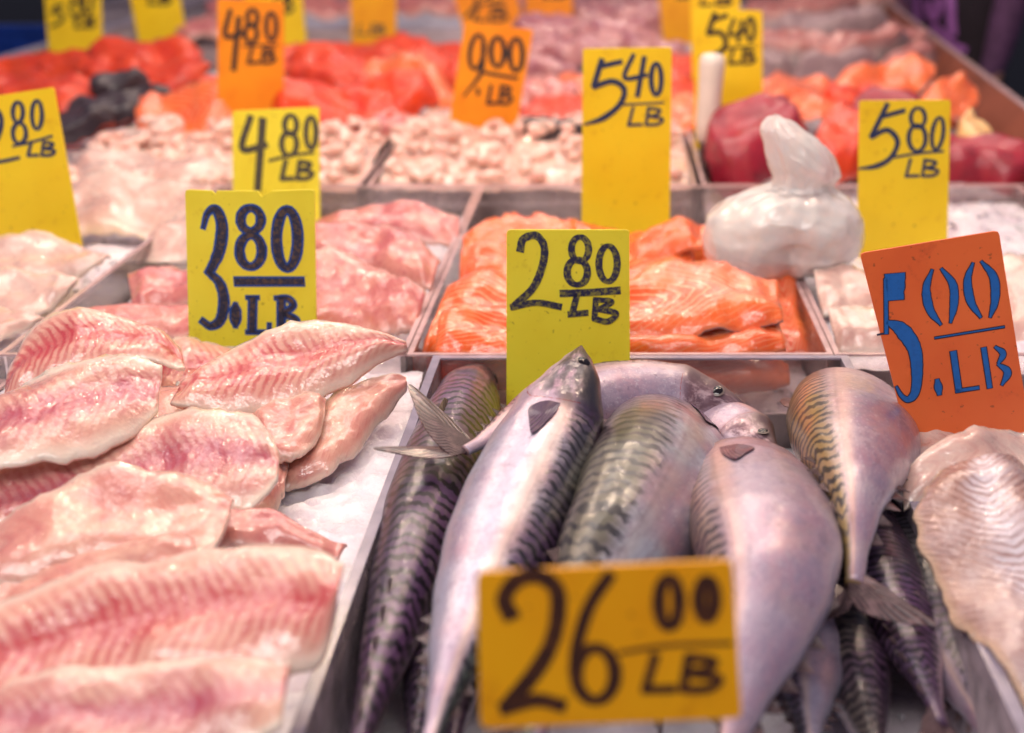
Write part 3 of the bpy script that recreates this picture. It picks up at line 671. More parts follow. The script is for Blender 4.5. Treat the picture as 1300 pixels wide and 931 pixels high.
    if dorsal:
        fin('dorsal_fin', [surf(.33, 0, .97), surf(.345, .03, 1.14), surf(.38, .05, 1.16), surf(.43, .04, 1.06), surf(.45, 0, .96)], finmat)
        fin('anal_fin', [surf(.62, math.pi, .97), surf(.635, math.pi, 1.12), surf(.67, math.pi, 1.10), surf(.70, math.pi, .97)], finmat)
    if finlets:
        for i in range(5):
            for ph in (0, math.pi):
                t0 = .73 + i * .042
                fin('finlet', [surf(t0, ph, .95), surf(t0 + .022, ph, 1.30 + .1 * i), surf(t0 + .03, ph, .95)], finmat, .0006)
    if eye:
        for s in (1, -1):
            T, U, S = frame(.095); c0 = surf(.095, s * 1.34, .985); nrm = (surf(.095, s * 1.34, 1.2) - surf(.095, s * 1.34, .8)).normalized()
            a = T; b = nrm.cross(T).normalized(); er = hw * .155
            def disc(name, rad, lift, mt, par):
                vs = []; fs = []; n_ = 16
                for r_, h_ in ((1, 0), (.75, .45), (.4, .7)):
                    for k in range(n_):
                        an = 2 * math.pi * k / n_; vs.append(c0 + nrm * (lift + h_ * rad * .32) + (a * math.cos(an) + b * math.sin(an)) * rad * r_)
                vs.append(c0 + nrm * (lift + .8 * rad * .32))
                for l in range(2):
                    for k in range(n_): fs.append((l * n_ + k, l * n_ + (k + 1) % n_, (l + 1) * n_ + (k + 1) % n_, (l + 1) * n_ + k))
                for k in range(n_): fs.append((2 * n_ + k, 2 * n_ + (k + 1) % n_, 3 * n_))
                o = mesh_obj(name, vs, fs, M[mt], par); return o
            ring = disc('eye', er, 0, 'eye_ring', root); disc('pupil', er * .78, er * .16, 'eye', ring)
    def ribbon(name, path, w, mt, lift=1.012):
        vs = []; fs = []
        for i, (t, ph) in enumerate(path):
            k = math.sin(math.pi * (i + .5) / len(path)) * .8 + .2
            vs += [surf(t - w * k, ph, lift * .985), surf(t, ph, lift), surf(t + w * k, ph, lift * .985)]
        for i in range(len(path) - 1):
            for j in (0, 1): fs.append((3 * i + j, 3 * i + j + 1, 3 * i + j + 4, 3 * i + j + 3))
        return mesh_obj(name, vs, fs, M[mt], root)
    for s in ((1, -1) if mouth else ()):
        ribbon('gill_slit', [(.200 + .012 * math.sin(k / 14 * math.pi) - .05 * smooth(k / 14, .6, 1), s * (1.15 + k * .127)) for k in range(15)], .0035, 'gill', 1.006)
        if mouth:
            ribbon('mouth', [(.012 + k * .0055, s * (2.05 - k * .03)) for k in range(12)], .003, 'mouth', 1.03)
    return root

mackerel('mackerel with pale belly turned up and head resting against the lemon 2.80 sign', [(738, 440, .062), (728, 490, .050), (700, 560, .030), (655, 660, .012), (612, 760, .002), (580, 840, -.002), (540, 960, -.010)], 152, -8, 'mack', pect=(1, -1), dorsal=False)
mackerel('mackerel with banded back beside the belly up one, tail behind the gold sign', [(842, 548, -.050), (846, 556, -.022), (834, 600, .004), (800, 665, .012), (764, 725, .008), (726, 805, .0), (672, 945, -.010)], 200, 150, 'mack_olive', pect=(-1,), eye=False, mouth=False)
mackerel('pinkish plump mackerel with tail behind the gold 26.00 sign', [(938, 592, -.026), (944, 600, -.010), (958, 655, .008), (972, 720, .018), (968, 785, .014), (950, 850, .006), (915, 990, -.010)], 200, 172, 'mack_pink', pect=(-1,), ps=.07, pp=-.62, eye=False, mouth=False)
mackerel('golden backed mackerel bent over with its tail by the tray wall', [(1072, 530, -.066), (1074, 522, -.030), (1078, 548, .002), (1082, 596, .020), (1086, 640, .022), (1086, 700, .012), (1084, 742, .004)], 176, 168, 'mack_gold', tail=[(1190, 794, -.004), (1040, 790, -.012)], pect=(), eye=False, mouth=False)
mackerel('dark banded mackerel lying along the smoky tray wall', [(616, 470, -.030), (600, 500, -.020), (568, 590, -.018), (533, 680, -.018), (503, 780, -.018), (476, 870, -.020), (436, 1010, -.024)], 148, 95, 'mack_purple', pect=(1,), taper=1, finlets=True)
mackerel('mackerel lying across the back with its forked tail over the tray wall', [(952, 520, .0), (905, 510, .002), (850, 505, .004), (780, 510, .006), (700, 526, .012), (640, 548, .020), (590, 572, .024)], 118, 158, 'mack_pink', tail=[(519, 488, .046), (474, 569, .036)], pect=())
mackerel('mackerel head with open gills between the banded and the pinkish fish', [(990, 578, -.010), (965, 566, -.010), (930, 552, -.014), (880, 548, -.024), (820, 560, -.036), (760, 590, -.042)], 104, 178, 'mack_pink')
mackerel('purple banded mackerel under the golden backed one', [(1080, 640, -.04), (1100, 690, -.034), (1130, 760, -.030), (1165, 840, -.030), (1195, 920, -.034)], 150, 140, 'mack_purple', pect=(-1,), eye=False, mouth=False)
mackerel('bluish bellied mackerel low in the tray beside the gold sign', [(1010, 730, -.05), (1010, 790, -.040), (1015, 860, -.036), (1030, 960, -.036)], 140, 170, 'mack', pect=(), eye=False, mouth=False)
mackerel('buried mackerel between the wall fish and the belly up fish', [(690, 560, -.055), (660, 640, -.05), (625, 740, -.048), (595, 850, -.046), (575, 960, -.046)], 130, 95, 'mack_olive', pect=(), eye=False, mouth=False)
mackerel('buried mackerel under the pair with tails behind the gold sign', [(900, 600, -.055), (880, 680, -.05), (860, 780, -.046), (840, 900, -.046)], 150, 95, 'mack', pect=(), eye=False, mouth=False)

mackerel('striped mackerel squeezed against the tray wall beside the flaky fillets', [(1120, 640, -.050), (1140, 690, -.040), (1180, 770, -.036), (1220, 850, -.036), (1275, 970, -.040)], 130, 60, 'mack', pect=(), eye=False, mouth=False)
mackerel('dark mackerel deep between the pinkish and the purple banded fish', [(1050, 700, -.060), (1062, 760, -.050), (1085, 850, -.046), (1120, 990, -.046)], 150, 95, 'mack_olive', pect=(), eye=False, mouth=False)
mackerel('dark mackerel deep between the wall fish and the belly up fish', [(600, 640, -.060), (575, 720, -.050), (550, 820, -.046), (520, 990, -.046)], 130, 95, 'mack_purple', pect=(), eye=False, mouth=False)

# ------------------------------------------------------------------ price signs
def ell(cx, cy, rx, ry, w, n=28, a0=-90, sweep=360, tilt=0):
    out = []
    for i in range(n + 1):
        a = R(a0 + sweep * i / n); x = rx * math.cos(a); y = ry * math.sin(a)
        c, s = math.cos(R(tilt)), math.sin(R(tilt)); out.append((cx + x * c - y * s, cy + x * s + y * c, w * (.75 + .25 * abs(math.cos(a)))))
    return ('raw', out)
def st(w, *pts):
    return ('spl', [(p[0], p[1], p[2] if len(p) > 2 else w) for p in pts])
def pl(w, *pts):
    return ('raw', [(p[0], p[1], p[2] if len(p) > 2 else w) for p in pts])
def LB(x, y, w, h, sw, sl=0.0):
    """letters L and B in a box whose corner is x, y"""
    d = sl * h
    return [('letter', [st(sw, (x + w * .18 + d, y), (x + w * .05, y + h)), st(sw, (x + w * .03, y + h), (x + w * .42, y + h * .97))]),
            ('letter', [st(sw, (x + w * .60 + d, y + h * .04), (x + w * .53, y + h)),
                        st(sw, (x + w * .58 + d, y + h * .05), (x + w * .92, y + h * .16), (x + w * .82, y + h * .42), (x + w * .60, y + h * .50)),
                        st(sw, (x + w * .60, y + h * .50), (x + w * .98, y + h * .66), (x + w * .86, y + h * .95), (x + w * .54, y + h * .99))])]
def d5(x, y, s, w, tail=1.0):
    return ('digit', [st(w, (x + s * .95, y + s * .02), (x + s * .25, y + s * .16)), st(w, (x + s * .38, y), (x + s * .05, y + s * .75)),
                      st(w, (x + s * .05, y + s * .75), (x + s * .62, y + s * .62), (x + s * .92, y + s * .98), (x + s * .78, y + s * 1.35), (x + s * .3, y + s * 1.70), (x - s * .3 * tail, y + s * 1.86, w * .5))])
def d4(x, y, wd, h, w):
    return ('digit', [st(w, (x + wd * .32, y), (x + wd * .02, y + h * .55), (x + wd, y + h * .50)), st(w, (x + wd * .75, y + h * .1), (x + wd * .45, y + h))])
def d8(cx, cy, rx, h, w):
    return ('digit', [ell(cx, cy - h * .26, rx * .86, h * .24, w), ell(cx, cy + h * .22, rx, h * .27, w)])
def d0(cx, cy, rx, ry, w, tilt=0):
    return ('digit', [ell(cx, cy, rx, ry, w, tilt=tilt)])
def price_sign(label, corners, base_z, glyphs, mat, inkm, zoom=(0, 0, 1), lean=6, thick=.0022, under=None, uw=0, fill_in=0, yaw=0, chip=None, group='plastic price signs'):
    """corners: photo pixels TL, TR, BR, BL; the sign stands where its lower edge meets height base_z"""
    bx = (corners[2][0] + corners[3][0]) / 2; by = (corners[2][1] + corners[3][1]) / 2
    P = at_z(bx, by, base_z)
    n = Vector((math.sin(R(yaw)), -math.cos(R(lean)), math.sin(R(lean)))).normalized()
    cn = [at_plane(c[0], c[1], P, n) for c in corners]
    root = empty('price_sign', P, label, 'price sign', group)
    # plate with slightly rounded corners and uneven edges
    edge = []
    for i in range(4):
        a, b, z_ = cn[i - 1], cn[i], cn[(i + 1) % 4]; r = .003
        p0 = b + (a - b).normalized() * r; p1 = b + (z_ - b).normalized() * r
        edge += [p0, b.lerp((p0 + p1) / 2, .45), p1]
        if chip and i in chip:
            for (f_, d_) in chip[i]:
                q = b.lerp(z_, f_); inw = (sum(cn, Vector()) / 4 - q).normalized(); edge.append(q + inw * d_)
    m = len(edge); vs = edge + [p - n * thick for p in edge]
    fs = [tuple(reversed(range(m))), tuple(range(m, 2 * m))] + [(i, (i + 1) % m, m + (i + 1) % m, m + i) for i in range(m)]
    pm = mesh_obj('plate', vs, fs, M[mat], root, shade=False)
    bm = bmesh.new(); bm.from_mesh(pm.data); bmesh.ops.recalc_face_normals(bm, faces=bm.faces); bm.to_mesh(pm.data); bm.free()
    zx, zy, zs = zoom
    def stroke_mesh(strokes, extra, lift, vs, fs):
        for kind, pts in strokes:
            q = [(zx + p[0] / zs, zy + p[1] / zs, p[2] / zs) for p in pts]
            if kind == 'spl' and len(q) > 2: q = catmull(q, 8 * len(q))
            W = [at_plane(p[0], p[1], P + n * lift, n) for p in q]; S_ = [mpp(w_) for w_ in W]
            k0 = len(vs); closed = (W[0] - W[-1]).length < 1e-5
            lastd = None
            for i, w_ in enumerate(W):
                a = W[i - 1] if i > 0 else (W[-2] if closed else W[i]); b = W[i + 1] if i + 1 < len(W) else (W[1] if closed else W[i])
                d = (b - a).normalized(); nn = n.cross(d).normalized(); hw = (q[i][2] * .5 + extra / zs) * S_[i]
                hw *= 1 + .10 * noise.noise(w_ * 420)
                if not closed and i == 0: w_ = w_ - d * hw * .5
                if not closed and i == len(W) - 1: w_ = w_ + d * hw * .5
                vs += [w_ + nn * hw, w_ - nn * hw]
            for i in range(len(W) - 1):
                a = k0 + 2 * i; fs.append((a, a + 1, a + 3, a + 2))
    for kind, strokes in glyphs:
        if under:
            vs, fs = [], []; stroke_mesh(strokes, uw, .00035, vs, fs); o1 = mesh_obj(kind, vs, fs, M[under], root, shade=False)
            vs, fs = [], []; stroke_mesh(strokes, -fill_in, .0007, vs, fs); mesh_obj('paint_fill', vs, fs, M[inkm], o1, shade=False)
        else:
            vs, fs = [], []; 
            for si, s_ in enumerate(strokes): stroke_mesh([s_], 0, .0004 + .00012 * si, vs, fs)
            mesh_obj(kind, vs, fs, M[inkm], root, shade=False)
    return root
z5 = (0, 230, 3.095); z6 = (380, 230, 3.095); z3 = (700, 0, 3.095); z2 = (350, 0, 3.095); z1 = (0, 0, 3.095); z4 = (950, 0, 3.714); z8 = (960, 230, 2.82); zf = (420, 620, 2.5)
# 3.80
price_sign('yellow 3.80 sign with blue stencil figures and chipped top edge', [(235, 241), (399, 241), (402, 440), (240, 440)], -.01, [
    ('digit', [st(40, (798, 185, 14), (815, 128, 22), (848, 112, 34), (872, 175, 42), (862, 270, 42), (835, 335, 34), (818, 362, 28)), st(40, (818, 358, 24), (862, 400, 34), (880, 470, 40), (866, 545, 36), (828, 570, 28), (792, 548, 22))]),
    ('digit', [ell(985, 152, 40, 46, 34), ell(985, 275, 44, 62, 36)]), ('digit', [ell(1128, 228, 42, 115, 40)]),
    ('underline', [pl(34, (928, 395), (1188, 395))]), ('dot', [st(40, (925, 480, 12), (925, 505, 40), (925, 548, 40), (925, 575, 12))]),
    ('letter', [pl(32, (993, 462), (990, 590)), pl(13, (968, 458), (1016, 458)), pl(16, (968, 594), (1062, 594)), pl(14, (1058, 560), (1058, 594))]),
    ('letter', [pl(30, (1105, 460), (1105, 596)), st(24, (1080, 460, 14), (1130, 462), (1152, 490), (1112, 520)), st(26, (1112, 522), (1162, 545), (1158, 585), (1085, 598, 16))])],
    'lemon', 'ink_worn', z5, lean=4, under='ink_bluerim', uw=4, fill_in=4, chip={0: [(.20, .001), (.22, .004), (.24, .001), (.56, .001), (.60, .006), (.68, .001)]})
# 2.80
price_sign('lemon yellow 2.80 sign with rubbed navy figures behind the mackerel head', [(643, 292), (799, 292), (800, 520), (643, 520)], -.03, [
    ('digit', [st(30, (868, 272), (880, 228), (930, 215), (962, 258), (956, 330), (918, 420), (845, 490)), st(26, (835, 496), (930, 478), (1025, 494))]),
    ('digit', [ell(1103, 268, 34, 48, 28), ell(1092, 358, 40, 50, 30)]), ('digit', [ell(1213, 325, 36, 70, 28)]),
    ('underline', [st(30, (1030, 442), (1140, 438), (1255, 430))]),
    ('letter', [st(26, (1090, 452), (1072, 522)), st(24, (1060, 524), (1130, 518))]),
    ('letter', [st(24, (1165, 462), (1160, 540)), st(22, (1160, 466), (1228, 474), (1180, 502)), st(24, (1180, 504), (1244, 520), (1212, 552), (1158, 540))])],
    'lemon', 'ink_scrib', z6, lean=5)
# 5.00
price_sign('cracked orange 5.00 sign with blue stencil figures standing askew', [(1092, 322), (1268, 293), (1313, 580), (1158, 580)], -.012, [
    ('digit', [st(60, (497, 348, 70), (498, 380, 66), (499, 412, 56)), pl(14, (464, 352), (466, 545)), st(40, (470, 505, 14), (520, 532, 50), (566, 600, 46), (576, 690, 36), (568, 758, 30), (544, 782, 22), (520, 768, 14), (502, 736, 8))]),
    ('digit', [st(26, (630, 318, 8), (609, 385, 26), (622, 460, 28), (661, 514, 8)), st(26, (663, 314, 8), (704, 370, 26), (708, 440, 28), (696, 507, 8))]),
    ('digit', [st(26, (776, 294, 8), (757, 355, 26), (768, 430, 28), (804, 488, 8)), st(26, (806, 288, 8), (850, 345, 28), (855, 425, 28), (838, 487, 8))]),
    ('underline', [pl(6, (640, 562), (888, 522))]),
    ('letter', [pl(22, (706, 614), (726, 752)), pl(12, (716, 752), (796, 740))]),
    ('letter', [pl(18, (815, 600), (836, 738)), st(20, (856, 594, 8), (884, 618, 22), (868, 652, 10)), st(24, (866, 656, 8), (900, 684, 26), (880, 730, 8))]),
    ('dot', [st(24, (648, 712, 14), (652, 738, 26), (656, 764, 14))]),
    ('crack', [pl(1.5, (434, 551), (446, 548), (462, 545))])],
    'orange', 'ink_sten', z8, lean=6, under='ink_dark', uw=3.2, fill_in=.5)
# 26.00
price_sign('gold 26.00 sign out of focus on the mackerel', [(605, 728), (930, 712), (942, 912), (610, 925)], .060, [
    ('digit', [st(52, (572, 405, 58), (550, 350), (590, 292), (660, 278), (715, 320), (720, 400), (700, 490), (650, 580), (560, 690)), st(46, (545, 700), (650, 672), (735, 690))]),
    ('digit', [st(42, (885, 275), (825, 365), (788, 470), (775, 560), (780, 620)), ell(840, 590, 62, 84, 44)]),
    ('digit', [ell(1073, 362, 32, 78, 44)]), ('digit', [ell(1193, 352, 25, 62, 46)]),
    ('underline', [st(13, (915, 522), (1080, 498), (1272, 492))]),
] + LB(985, 530, 250, 110, 30), 'gold', 'ink_brown', zf, lean=8)
# 5.40 front
price_sign('tall yellow 5.40 sign with navy figures standing in the salmon', [(740, 62), (853, 60), (850, 300), (738, 300)], -.01, [
    ('digit', [st(20, (275, 243), (190, 262)), st(22, (198, 236), (166, 340)), st(22, (166, 342), (240, 320), (286, 352), (268, 412), (204, 464), (130, 490, 9))]),
    ('digit', [st(18, (322, 216), (288, 306), (375, 296)), st(20, (365, 226), (338, 378))]), ('digit', [ell(412, 312, 20, 62, 21)]),
    ('underline', [st(8, (272, 412), (360, 408), (440, 404))])] + LB(296, 422, 142, 70, 12), 'yellow', 'ink_blue', z3, lean=3)
# 5.40 behind
price_sign('small yellow 5.40 sign with black figures behind the white handle', [(882, 10), (968, 14), (968, 190), (882, 190)], -.01, [
    ('digit', [st(18, (690, 62), (628, 82)), st(20, (642, 54), (616, 130)), st(20, (616, 132), (664, 130), (686, 168), (662, 205), (584, 224, 8))]),
    ('digit', [st(15, (718, 74), (700, 138), (758, 122)), st(16, (748, 82), (734, 166))]), ('digit', [ell(782, 116, 15, 46, 17)]),
    ('underline', [st(9, (680, 192), (800, 182))])] + LB(694, 196, 106, 54, 13), 'yellow', 'ink_black', z3, lean=3)
# 5.80
price_sign('yellow 5.80 sign with bold navy figures beside the tuna', [(1091, 128), (1207, 127), (1202, 330), (1088, 330)], -.02, [
    ('digit', [st(22, (735, 522), (628, 552)), st(24, (656, 492), (580, 645)), st(24, (580, 646), (656, 614), (704, 668), (672, 744), (604, 784), (522, 796, 10))]),
    ('digit', [ell(800, 556, 34, 46, 20), ell(796, 652, 40, 62, 22)]), ('digit', [ell(893, 630, 26, 76, 20, tilt=8)]),
    ('underline', [st(12, (690, 742), (800, 724), (920, 714))])] + LB(736, 752, 160, 80, 15), 'yellow', 'ink_blue', z4, lean=3)
# 9.00
price_sign('amber 9.00 sign leaning over the shellfish meat', [(590, 27), (677, 38), (650, 196), (565, 190)], -.015, [
    ('digit', [ell(790, 205, 27, 68, 20, tilt=8), st(18, (816, 170), (806, 285), (738, 380, 8))]),
    ('digit', [ell(872, 205, 26, 58, 22)]), ('digit', [ell(945, 216, 25, 64, 22)]), ('underline', [st(15, (820, 286), (885, 298), (950, 308))]),
    ('dot', [st(16, (795, 350), (795, 372))])] + LB(828, 336, 100, 72, 15), 'amber', 'ink_black', z2, lean=3)
# 4.80 amber
price_sign('tall amber 4.80 sign with dark figures in front of the red salmon', [(276, -2), (360, 2), (360, 185), (276, 190)], -.02, [
    ('digit', [st(20, (905, 40), (886, 142), (960, 130)), st(22, (938, 70), (918, 275))]),
    ('digit', [ell(992, 72, 20, 34, 20), ell(986, 132, 24, 36, 20)]), ('digit', [ell(1066, 105, 20, 54, 20)]),
    ('underline', [st(9, (955, 182), (1090, 176))])] + LB(970, 190, 112, 58, 14), 'amber', 'ink_black', z1, lean=3)
# 4.80 lemon
price_sign('faded lemon 4.80 sign behind the chipped 3.80 sign', [(295, 141), (405, 136), (406, 285), (296, 285)], -.02, [
    ('digit', [st(26, (984, 460), (952, 585), (1046, 570)), st(30, (1032, 470), (1012, 745))]),
    ('digit', [ell(1142, 492, 24, 38, 22), ell(1136, 566, 30, 46, 22)]), ('digit', [ell(1222, 522, 20, 62, 22)]),
    ('underline', [st(12, (1058, 632), (1140, 612), (1232, 600))])] + LB(1100, 632, 128, 72, 18), 'lemon', 'ink_grey', z1, lean=3)
# 2.80 left
price_sign('slanted yellow 2.80 sign over the pale fillets', [(-72, 132), (68, 111), (108, 335), (-40, 335)], -.02, [
    ('digit', [st(20, (-110, 500), (-70, 420), (0, 450), (-10, 540), (-95, 640)), st(14, (-95, 645), (0, 636), (75, 620))]),
    ('digit', [ell(70, 442, 20, 40, 18), ell(76, 524, 26, 40, 18)]), ('digit', [ell(145, 452, 20, 56, 18)]),
    ('underline', [st(10, (50, 575), (120, 560), (205, 535))])] + LB(104, 556, 112, 56, 13), 'yellow', 'ink_blue', z1, lean=3)
# far row
price_sign('far yellow 5.80 sign nearest the back rail', [(52, -66), (126, -66), (131, 84), (63, 84)], -.02, [d5(205, 20, 46, 14, .6), d8(300, 15, 22, 100, 14), d0(345, 10, 16, 46, 14), ('underline', [st(8, (280, 75), (375, 68))])] + LB(292, 70, 80, 38, 11), 'yellow', 'ink_black', z1, lean=3)
price_sign('far tilted yellow 4.80 sign between the back rail and the amber 4.80 sign', [(150, -80), (214, -92), (240, 66), (180, 74)], -.02, [d4(545, -120, 50, 90, 14), d8(622, -85, 20, 80, 13), d0(668, -90, 15, 40, 13), ('underline', [st(8, (590, -25), (690, -40))])] + LB(580, -28, 90, 44, 12), 'yellow', 'ink_black', z1, lean=3)
price_sign('far yellow 5.80 sign half hidden by the amber 4.80 sign', [(300, -70), (376, -76), (392, 82), (322, 82)], -.02, [d5(950, -130, 50, 14, .6), d8(1060, -90, 22, 90, 14), d0(1110, -95, 16, 44, 14), ('underline', [st(8, (1050, -30), (1150, -40))])] + LB(1070, -20, 80, 70, 14), 'yellow', 'ink_black', z1, lean=3)
price_sign('far yellow 4.80 sign behind the red salmon slabs', [(444, -82), (503, -82), (503, 58), (446, 58)], -.0, [d4(310, -170, 50, 90, 14), d8(400, -130, 20, 80, 13), d0(440, -130, 15, 40, 13), ('underline', [st(8, (370, -70), (460, -75))])] + LB(310, 95, 120, 40, 8), 'gold', 'ink_grey', z2, lean=3)
price_sign('far tilted amber 9.00 sign above the other 9.00 one', [(560, -62), (640, -78), (668, 44), (592, 50)], -.01, [('digit', [ell(760, -70, 22, 50, 16), st(14, (782, -80), (790, 10), (745, 70))]), d0(830, -60, 20, 50, 16), d0(890, -70, 20, 50, 16), ('underline', [st(10, (790, 20), (900, 0))])] + LB(770, 22, 140, 62, 12), 'amber', 'ink_black', z2, lean=3)
price_sign('far plain amber sign among the squid', [(664, -92), (727, -92), (727, 38), (668, 38)], -.0, [('digit', [ell(1010, -150, 22, 50, 16), st(14, (1032, -160), (1030, -80))]), d0(1080, -150, 20, 45, 16), d0(1130, -150, 20, 45, 16)] + LB(1050, -60, 90, 50, 12), 'amber', 'ink_black', z2, lean=3)
price_sign('far yellow sign behind the small 5.40 sign', [(828, -80), (900, -80), (892, 55), (842, 55)], -.0, [d5(440, -150, 50, 14, .4), d4(500, -150, 44, 80, 13), d0(560, -120, 15, 40, 13)] + LB(490, -50, 80, 40, 12), 'gold', 'ink_black', z3, lean=3)
price_sign('yellow 2.80 sign directly above the small 5.40 sign', [(872, -116), (936, -120), (942, 120), (880, 120)], -.0, [('digit', [st(14, (560, -220), (590, -250), (610, -200), (560, -130), (630, -135))]), d8(650, -190, 20, 80, 13), d0(690, -190, 15, 40, 13), ('underline', [st(8, (580, -60), (700, -66))])] + LB(580, -25, 130, 46, 12), 'yellow', 'ink_black', z3, lean=3)

# ------------------------------------------------------------------ shellfish meat (countable lumps)
def lump_mesh(seed):
    vs = []; fs = []; uv = []; N, K = 10, 10; r_ = random.Random(seed)
    bend = r_.uniform(.4, 1.4)
    for i in range(N + 1):
        t = i / N; a = (t - .5) * bend * 2; c = Vector((math.sin(a) * .020, (1 - math.cos(a)) * .022, 0))
        rad = .0105 * math.sin(math.pi * (t * .9 + .05)) ** .55 * (1.1 - .35 * t)
        ax = Vector((math.cos(a), math.sin(a), 0)); sx = Vector((-ax.y, ax.x, 0))
        for k in range(K):
            b = 2 * math.pi * k / K; p = c + sx * math.cos(b) * rad + Vector((0, 0, math.sin(b) * rad * .85))
            p += Vector((1, 1, 1)) * .0016 * noise.noise(p * 160 + Vector((seed, 0, 0))); vs.append(p)
    for i in range(N):
        for k in range(K):
            k2 = (k + 1) % K; q = (i * K + k, i * K + k2, (i + 1) * K + k2, (i + 1) * K + k); fs.append(q)
            uv.append([(i / N * .05, 0), (i / N * .05, .2), ((i + 1) / N * .05, .2), ((i + 1) / N * .05, 0)])
    fs.append(tuple(reversed(range(K)))); uv.append([(0, 0)] * K); fs.append(tuple(range(N * K, N * K + K))); uv.append([(0, 0)] * K)
    me = bpy.data.meshes.new('shellfish_meat'); me.from_pydata(vs, [], fs)
    l = me.uv_layers.new(name='UVMap'); k = 0
    for q in uv:
        for c in q: l.data[k].uv = c; k += 1
    me.materials.append(M['scallop']); me.polygons.foreach_set('use_smooth', [True] * len(me.polygons)); return me
LM = [lump_mesh(s) for s in range(5)]
for i, (xa, xb, lab) in enumerate(((-.714, -.318, 'pale mass of shellfish meat under the loose pieces by the lemon 4.80 sign'), (-.298, .094, 'pale mass of shellfish meat under the loose pieces by the 9.00 sign'))):
    o = heap('shellfish_mass', xa, xb, YC0 + .012, YC1 - .012, -.012, .020, M['scallop'], 40 + i, lab, chips=0, cell=.008, crest=lambda x, y: .02 * smooth(y, YC0, YC0 + .2))
    o['category'] = 'shellfish'
for (xa, xb, n, lab, grp) in ((-.70, -.33, 150, 'plump peeled pale shellfish meat heaped behind the faded lemon 4.80 sign', 'shellfish meat behind the lemon 4.80 sign'),
                              (-.29, .085, 150, 'plump peeled pale shellfish meat heaped around the amber 9.00 sign', 'shellfish meat around the 9.00 sign')):
    for i in range(n):
        layer = i % 3; x = rnd.uniform(xa, xb); y = rnd.uniform(YC0 + .03, YC0 + .36)
        crest = 1 - abs(y - (YC0 + .2)) / .2
        o = bpy.data.objects.new('shellfish_meat', LM[i % 5]); C.objects.link(o)
        o.location = (x, y, -.004 + layer * .008 * max(crest, .2) + .02 * smooth(y, YC0, YC0 + .2))
        o.rotation_euler = (rnd.uniform(-.5, .5), rnd.uniform(-.5, .5), rnd.uniform(0, 6.28)); s = rnd.uniform(.7, 1.1); o.scale = (s, s, s)
        tag(o, lab, 'shellfish', grp)

# ------------------------------------------------------------------ red salmon at the back
GD = 'red salmon by the seller side'
LD = ['long red salmon piece at the foot of the far 5.80 sign by the rail', 'red salmon piece beside the top of the slanted 2.80 sign', 'red salmon piece touching the far 5.80 sign nearest the rail', 'red salmon piece at the foot of the far tilted 4.80 sign', 'red salmon piece between the two far yellow signs and the dark skins', 'thin red salmon piece lowest behind the slanted 2.80 sign', 'red salmon piece beside the tall amber 4.80 sign', 'orange red steak with dark skin rim among the skin up pieces']
for i, (cx, cy, w, h, a, m, z, th, sk) in enumerate([
    (60, 92, 150, 34, 4, 'salmon_red', .01, .02, 'skin_dark'), (30, 112, 110, 34, 8, 'salmon_red', .0, .02, 'skin_dark'), (105, 80, 110, 26, -4, 'salmon_red', .02, .02, None),
    (185, 72, 130, 30, -3, 'salmon_red', .02, .022, 'skin_dark'), (150, 92, 100, 30, 6, 'salmon_red', .012, .02, 'skin_dark'), (60, 124, 120, 26, -6, 'salmon_red', -.01, .018, 'skin_dark'),
    (210, 100, 110, 36, -12, 'salmon_red', .016, .024, 'skin_dark'), (130, 126, 120, 26, -14, 'salmon_red', .012, .03, 'skin_dark')]):
    piece(cx, cy, w, h, a, m, z, LD[i], GD, skin=sk, thick=th, cat='salmon')
LK = ['broad dark skinned salmon piece beside the slanted 2.80 sign', 'black skinned salmon wedge under the orange red steak', 'small purple black fish skin on top of the red salmon', 'grey skinned salmon piece lowest beside the slanted 2.80 sign']
for k_, (cx, cy, w, h, a, z) in enumerate(((105, 150, 130, 44, -8, .0), (160, 138, 110, 30, -16, .012), (150, 108, 70, 24, -12, .03), (95, 165, 90, 26, -18, -.01))):
    piece(cx, cy, w, h, a, 'skin_dark', z, LK[k_], 'skin up salmon pieces', skin='salmon_red', thick=.03, cat='salmon')
GD2 = 'red salmon slabs behind the amber 4.80 sign'
LS = ['bright orange salmon slab touching the tall amber 4.80 sign, next to the dark skins', 'red salmon slab behind the half hidden far 5.80 sign', 'arched red salmon slab on top of the slabs', 'red salmon slab at the foot of the far gold 4.80 sign', 'red salmon slab beside the top of the amber 9.00 sign', 'orange slab resting on the red ones beside the amber 9.00 sign', 'large red slab nearest the shellfish meat', 'large red slab overlapping the one nearest the shellfish', 'red slab against the edge of the amber 9.00 sign', 'red slab seen past the edge of the tall amber 4.80 sign', 'red slab behind the faded lemon 4.80 sign', 'dark red slab lowest over the shellfish tray wall', 'rosy fish piece at the clear divider below the red slabs']
for k_, (cx, cy, w, h, a, m, z) in enumerate(((240, 142, 120, 66, -10, 'salmon', .02), (390, 82, 110, 48, -10, 'salmon_red', .02), (425, 98, 120, 40, 12, 'salmon_red', .03), (480, 72, 140, 36, -4, 'salmon_red', .02),
                              (545, 74, 100, 34, 8, 'salmon_red', .012), (520, 104, 110, 44, 16, 'salmon', .024), (430, 140, 150, 62, 6, 'salmon_red', .02), (490, 132, 120, 56, -10, 'salmon_red', .022),
                              (560, 98, 80, 40, 20, 'salmon_red', .01), (330, 92, 90, 44, 8, 'salmon_red', .016), (300, 128, 90, 50, 0, 'salmon_red', .012), (400, 168, 120, 34, 0, 'salmon_red', .004), (500, 166, 100, 30, -6, 'pink_fish', .004))):
    piece(cx, cy, w, h, a, m, z, LS[k_], GD2, skin='skin_dark', thick=.03, cat='salmon')
GD3 = 'mixed salmon cuts around the small 5.40 sign'
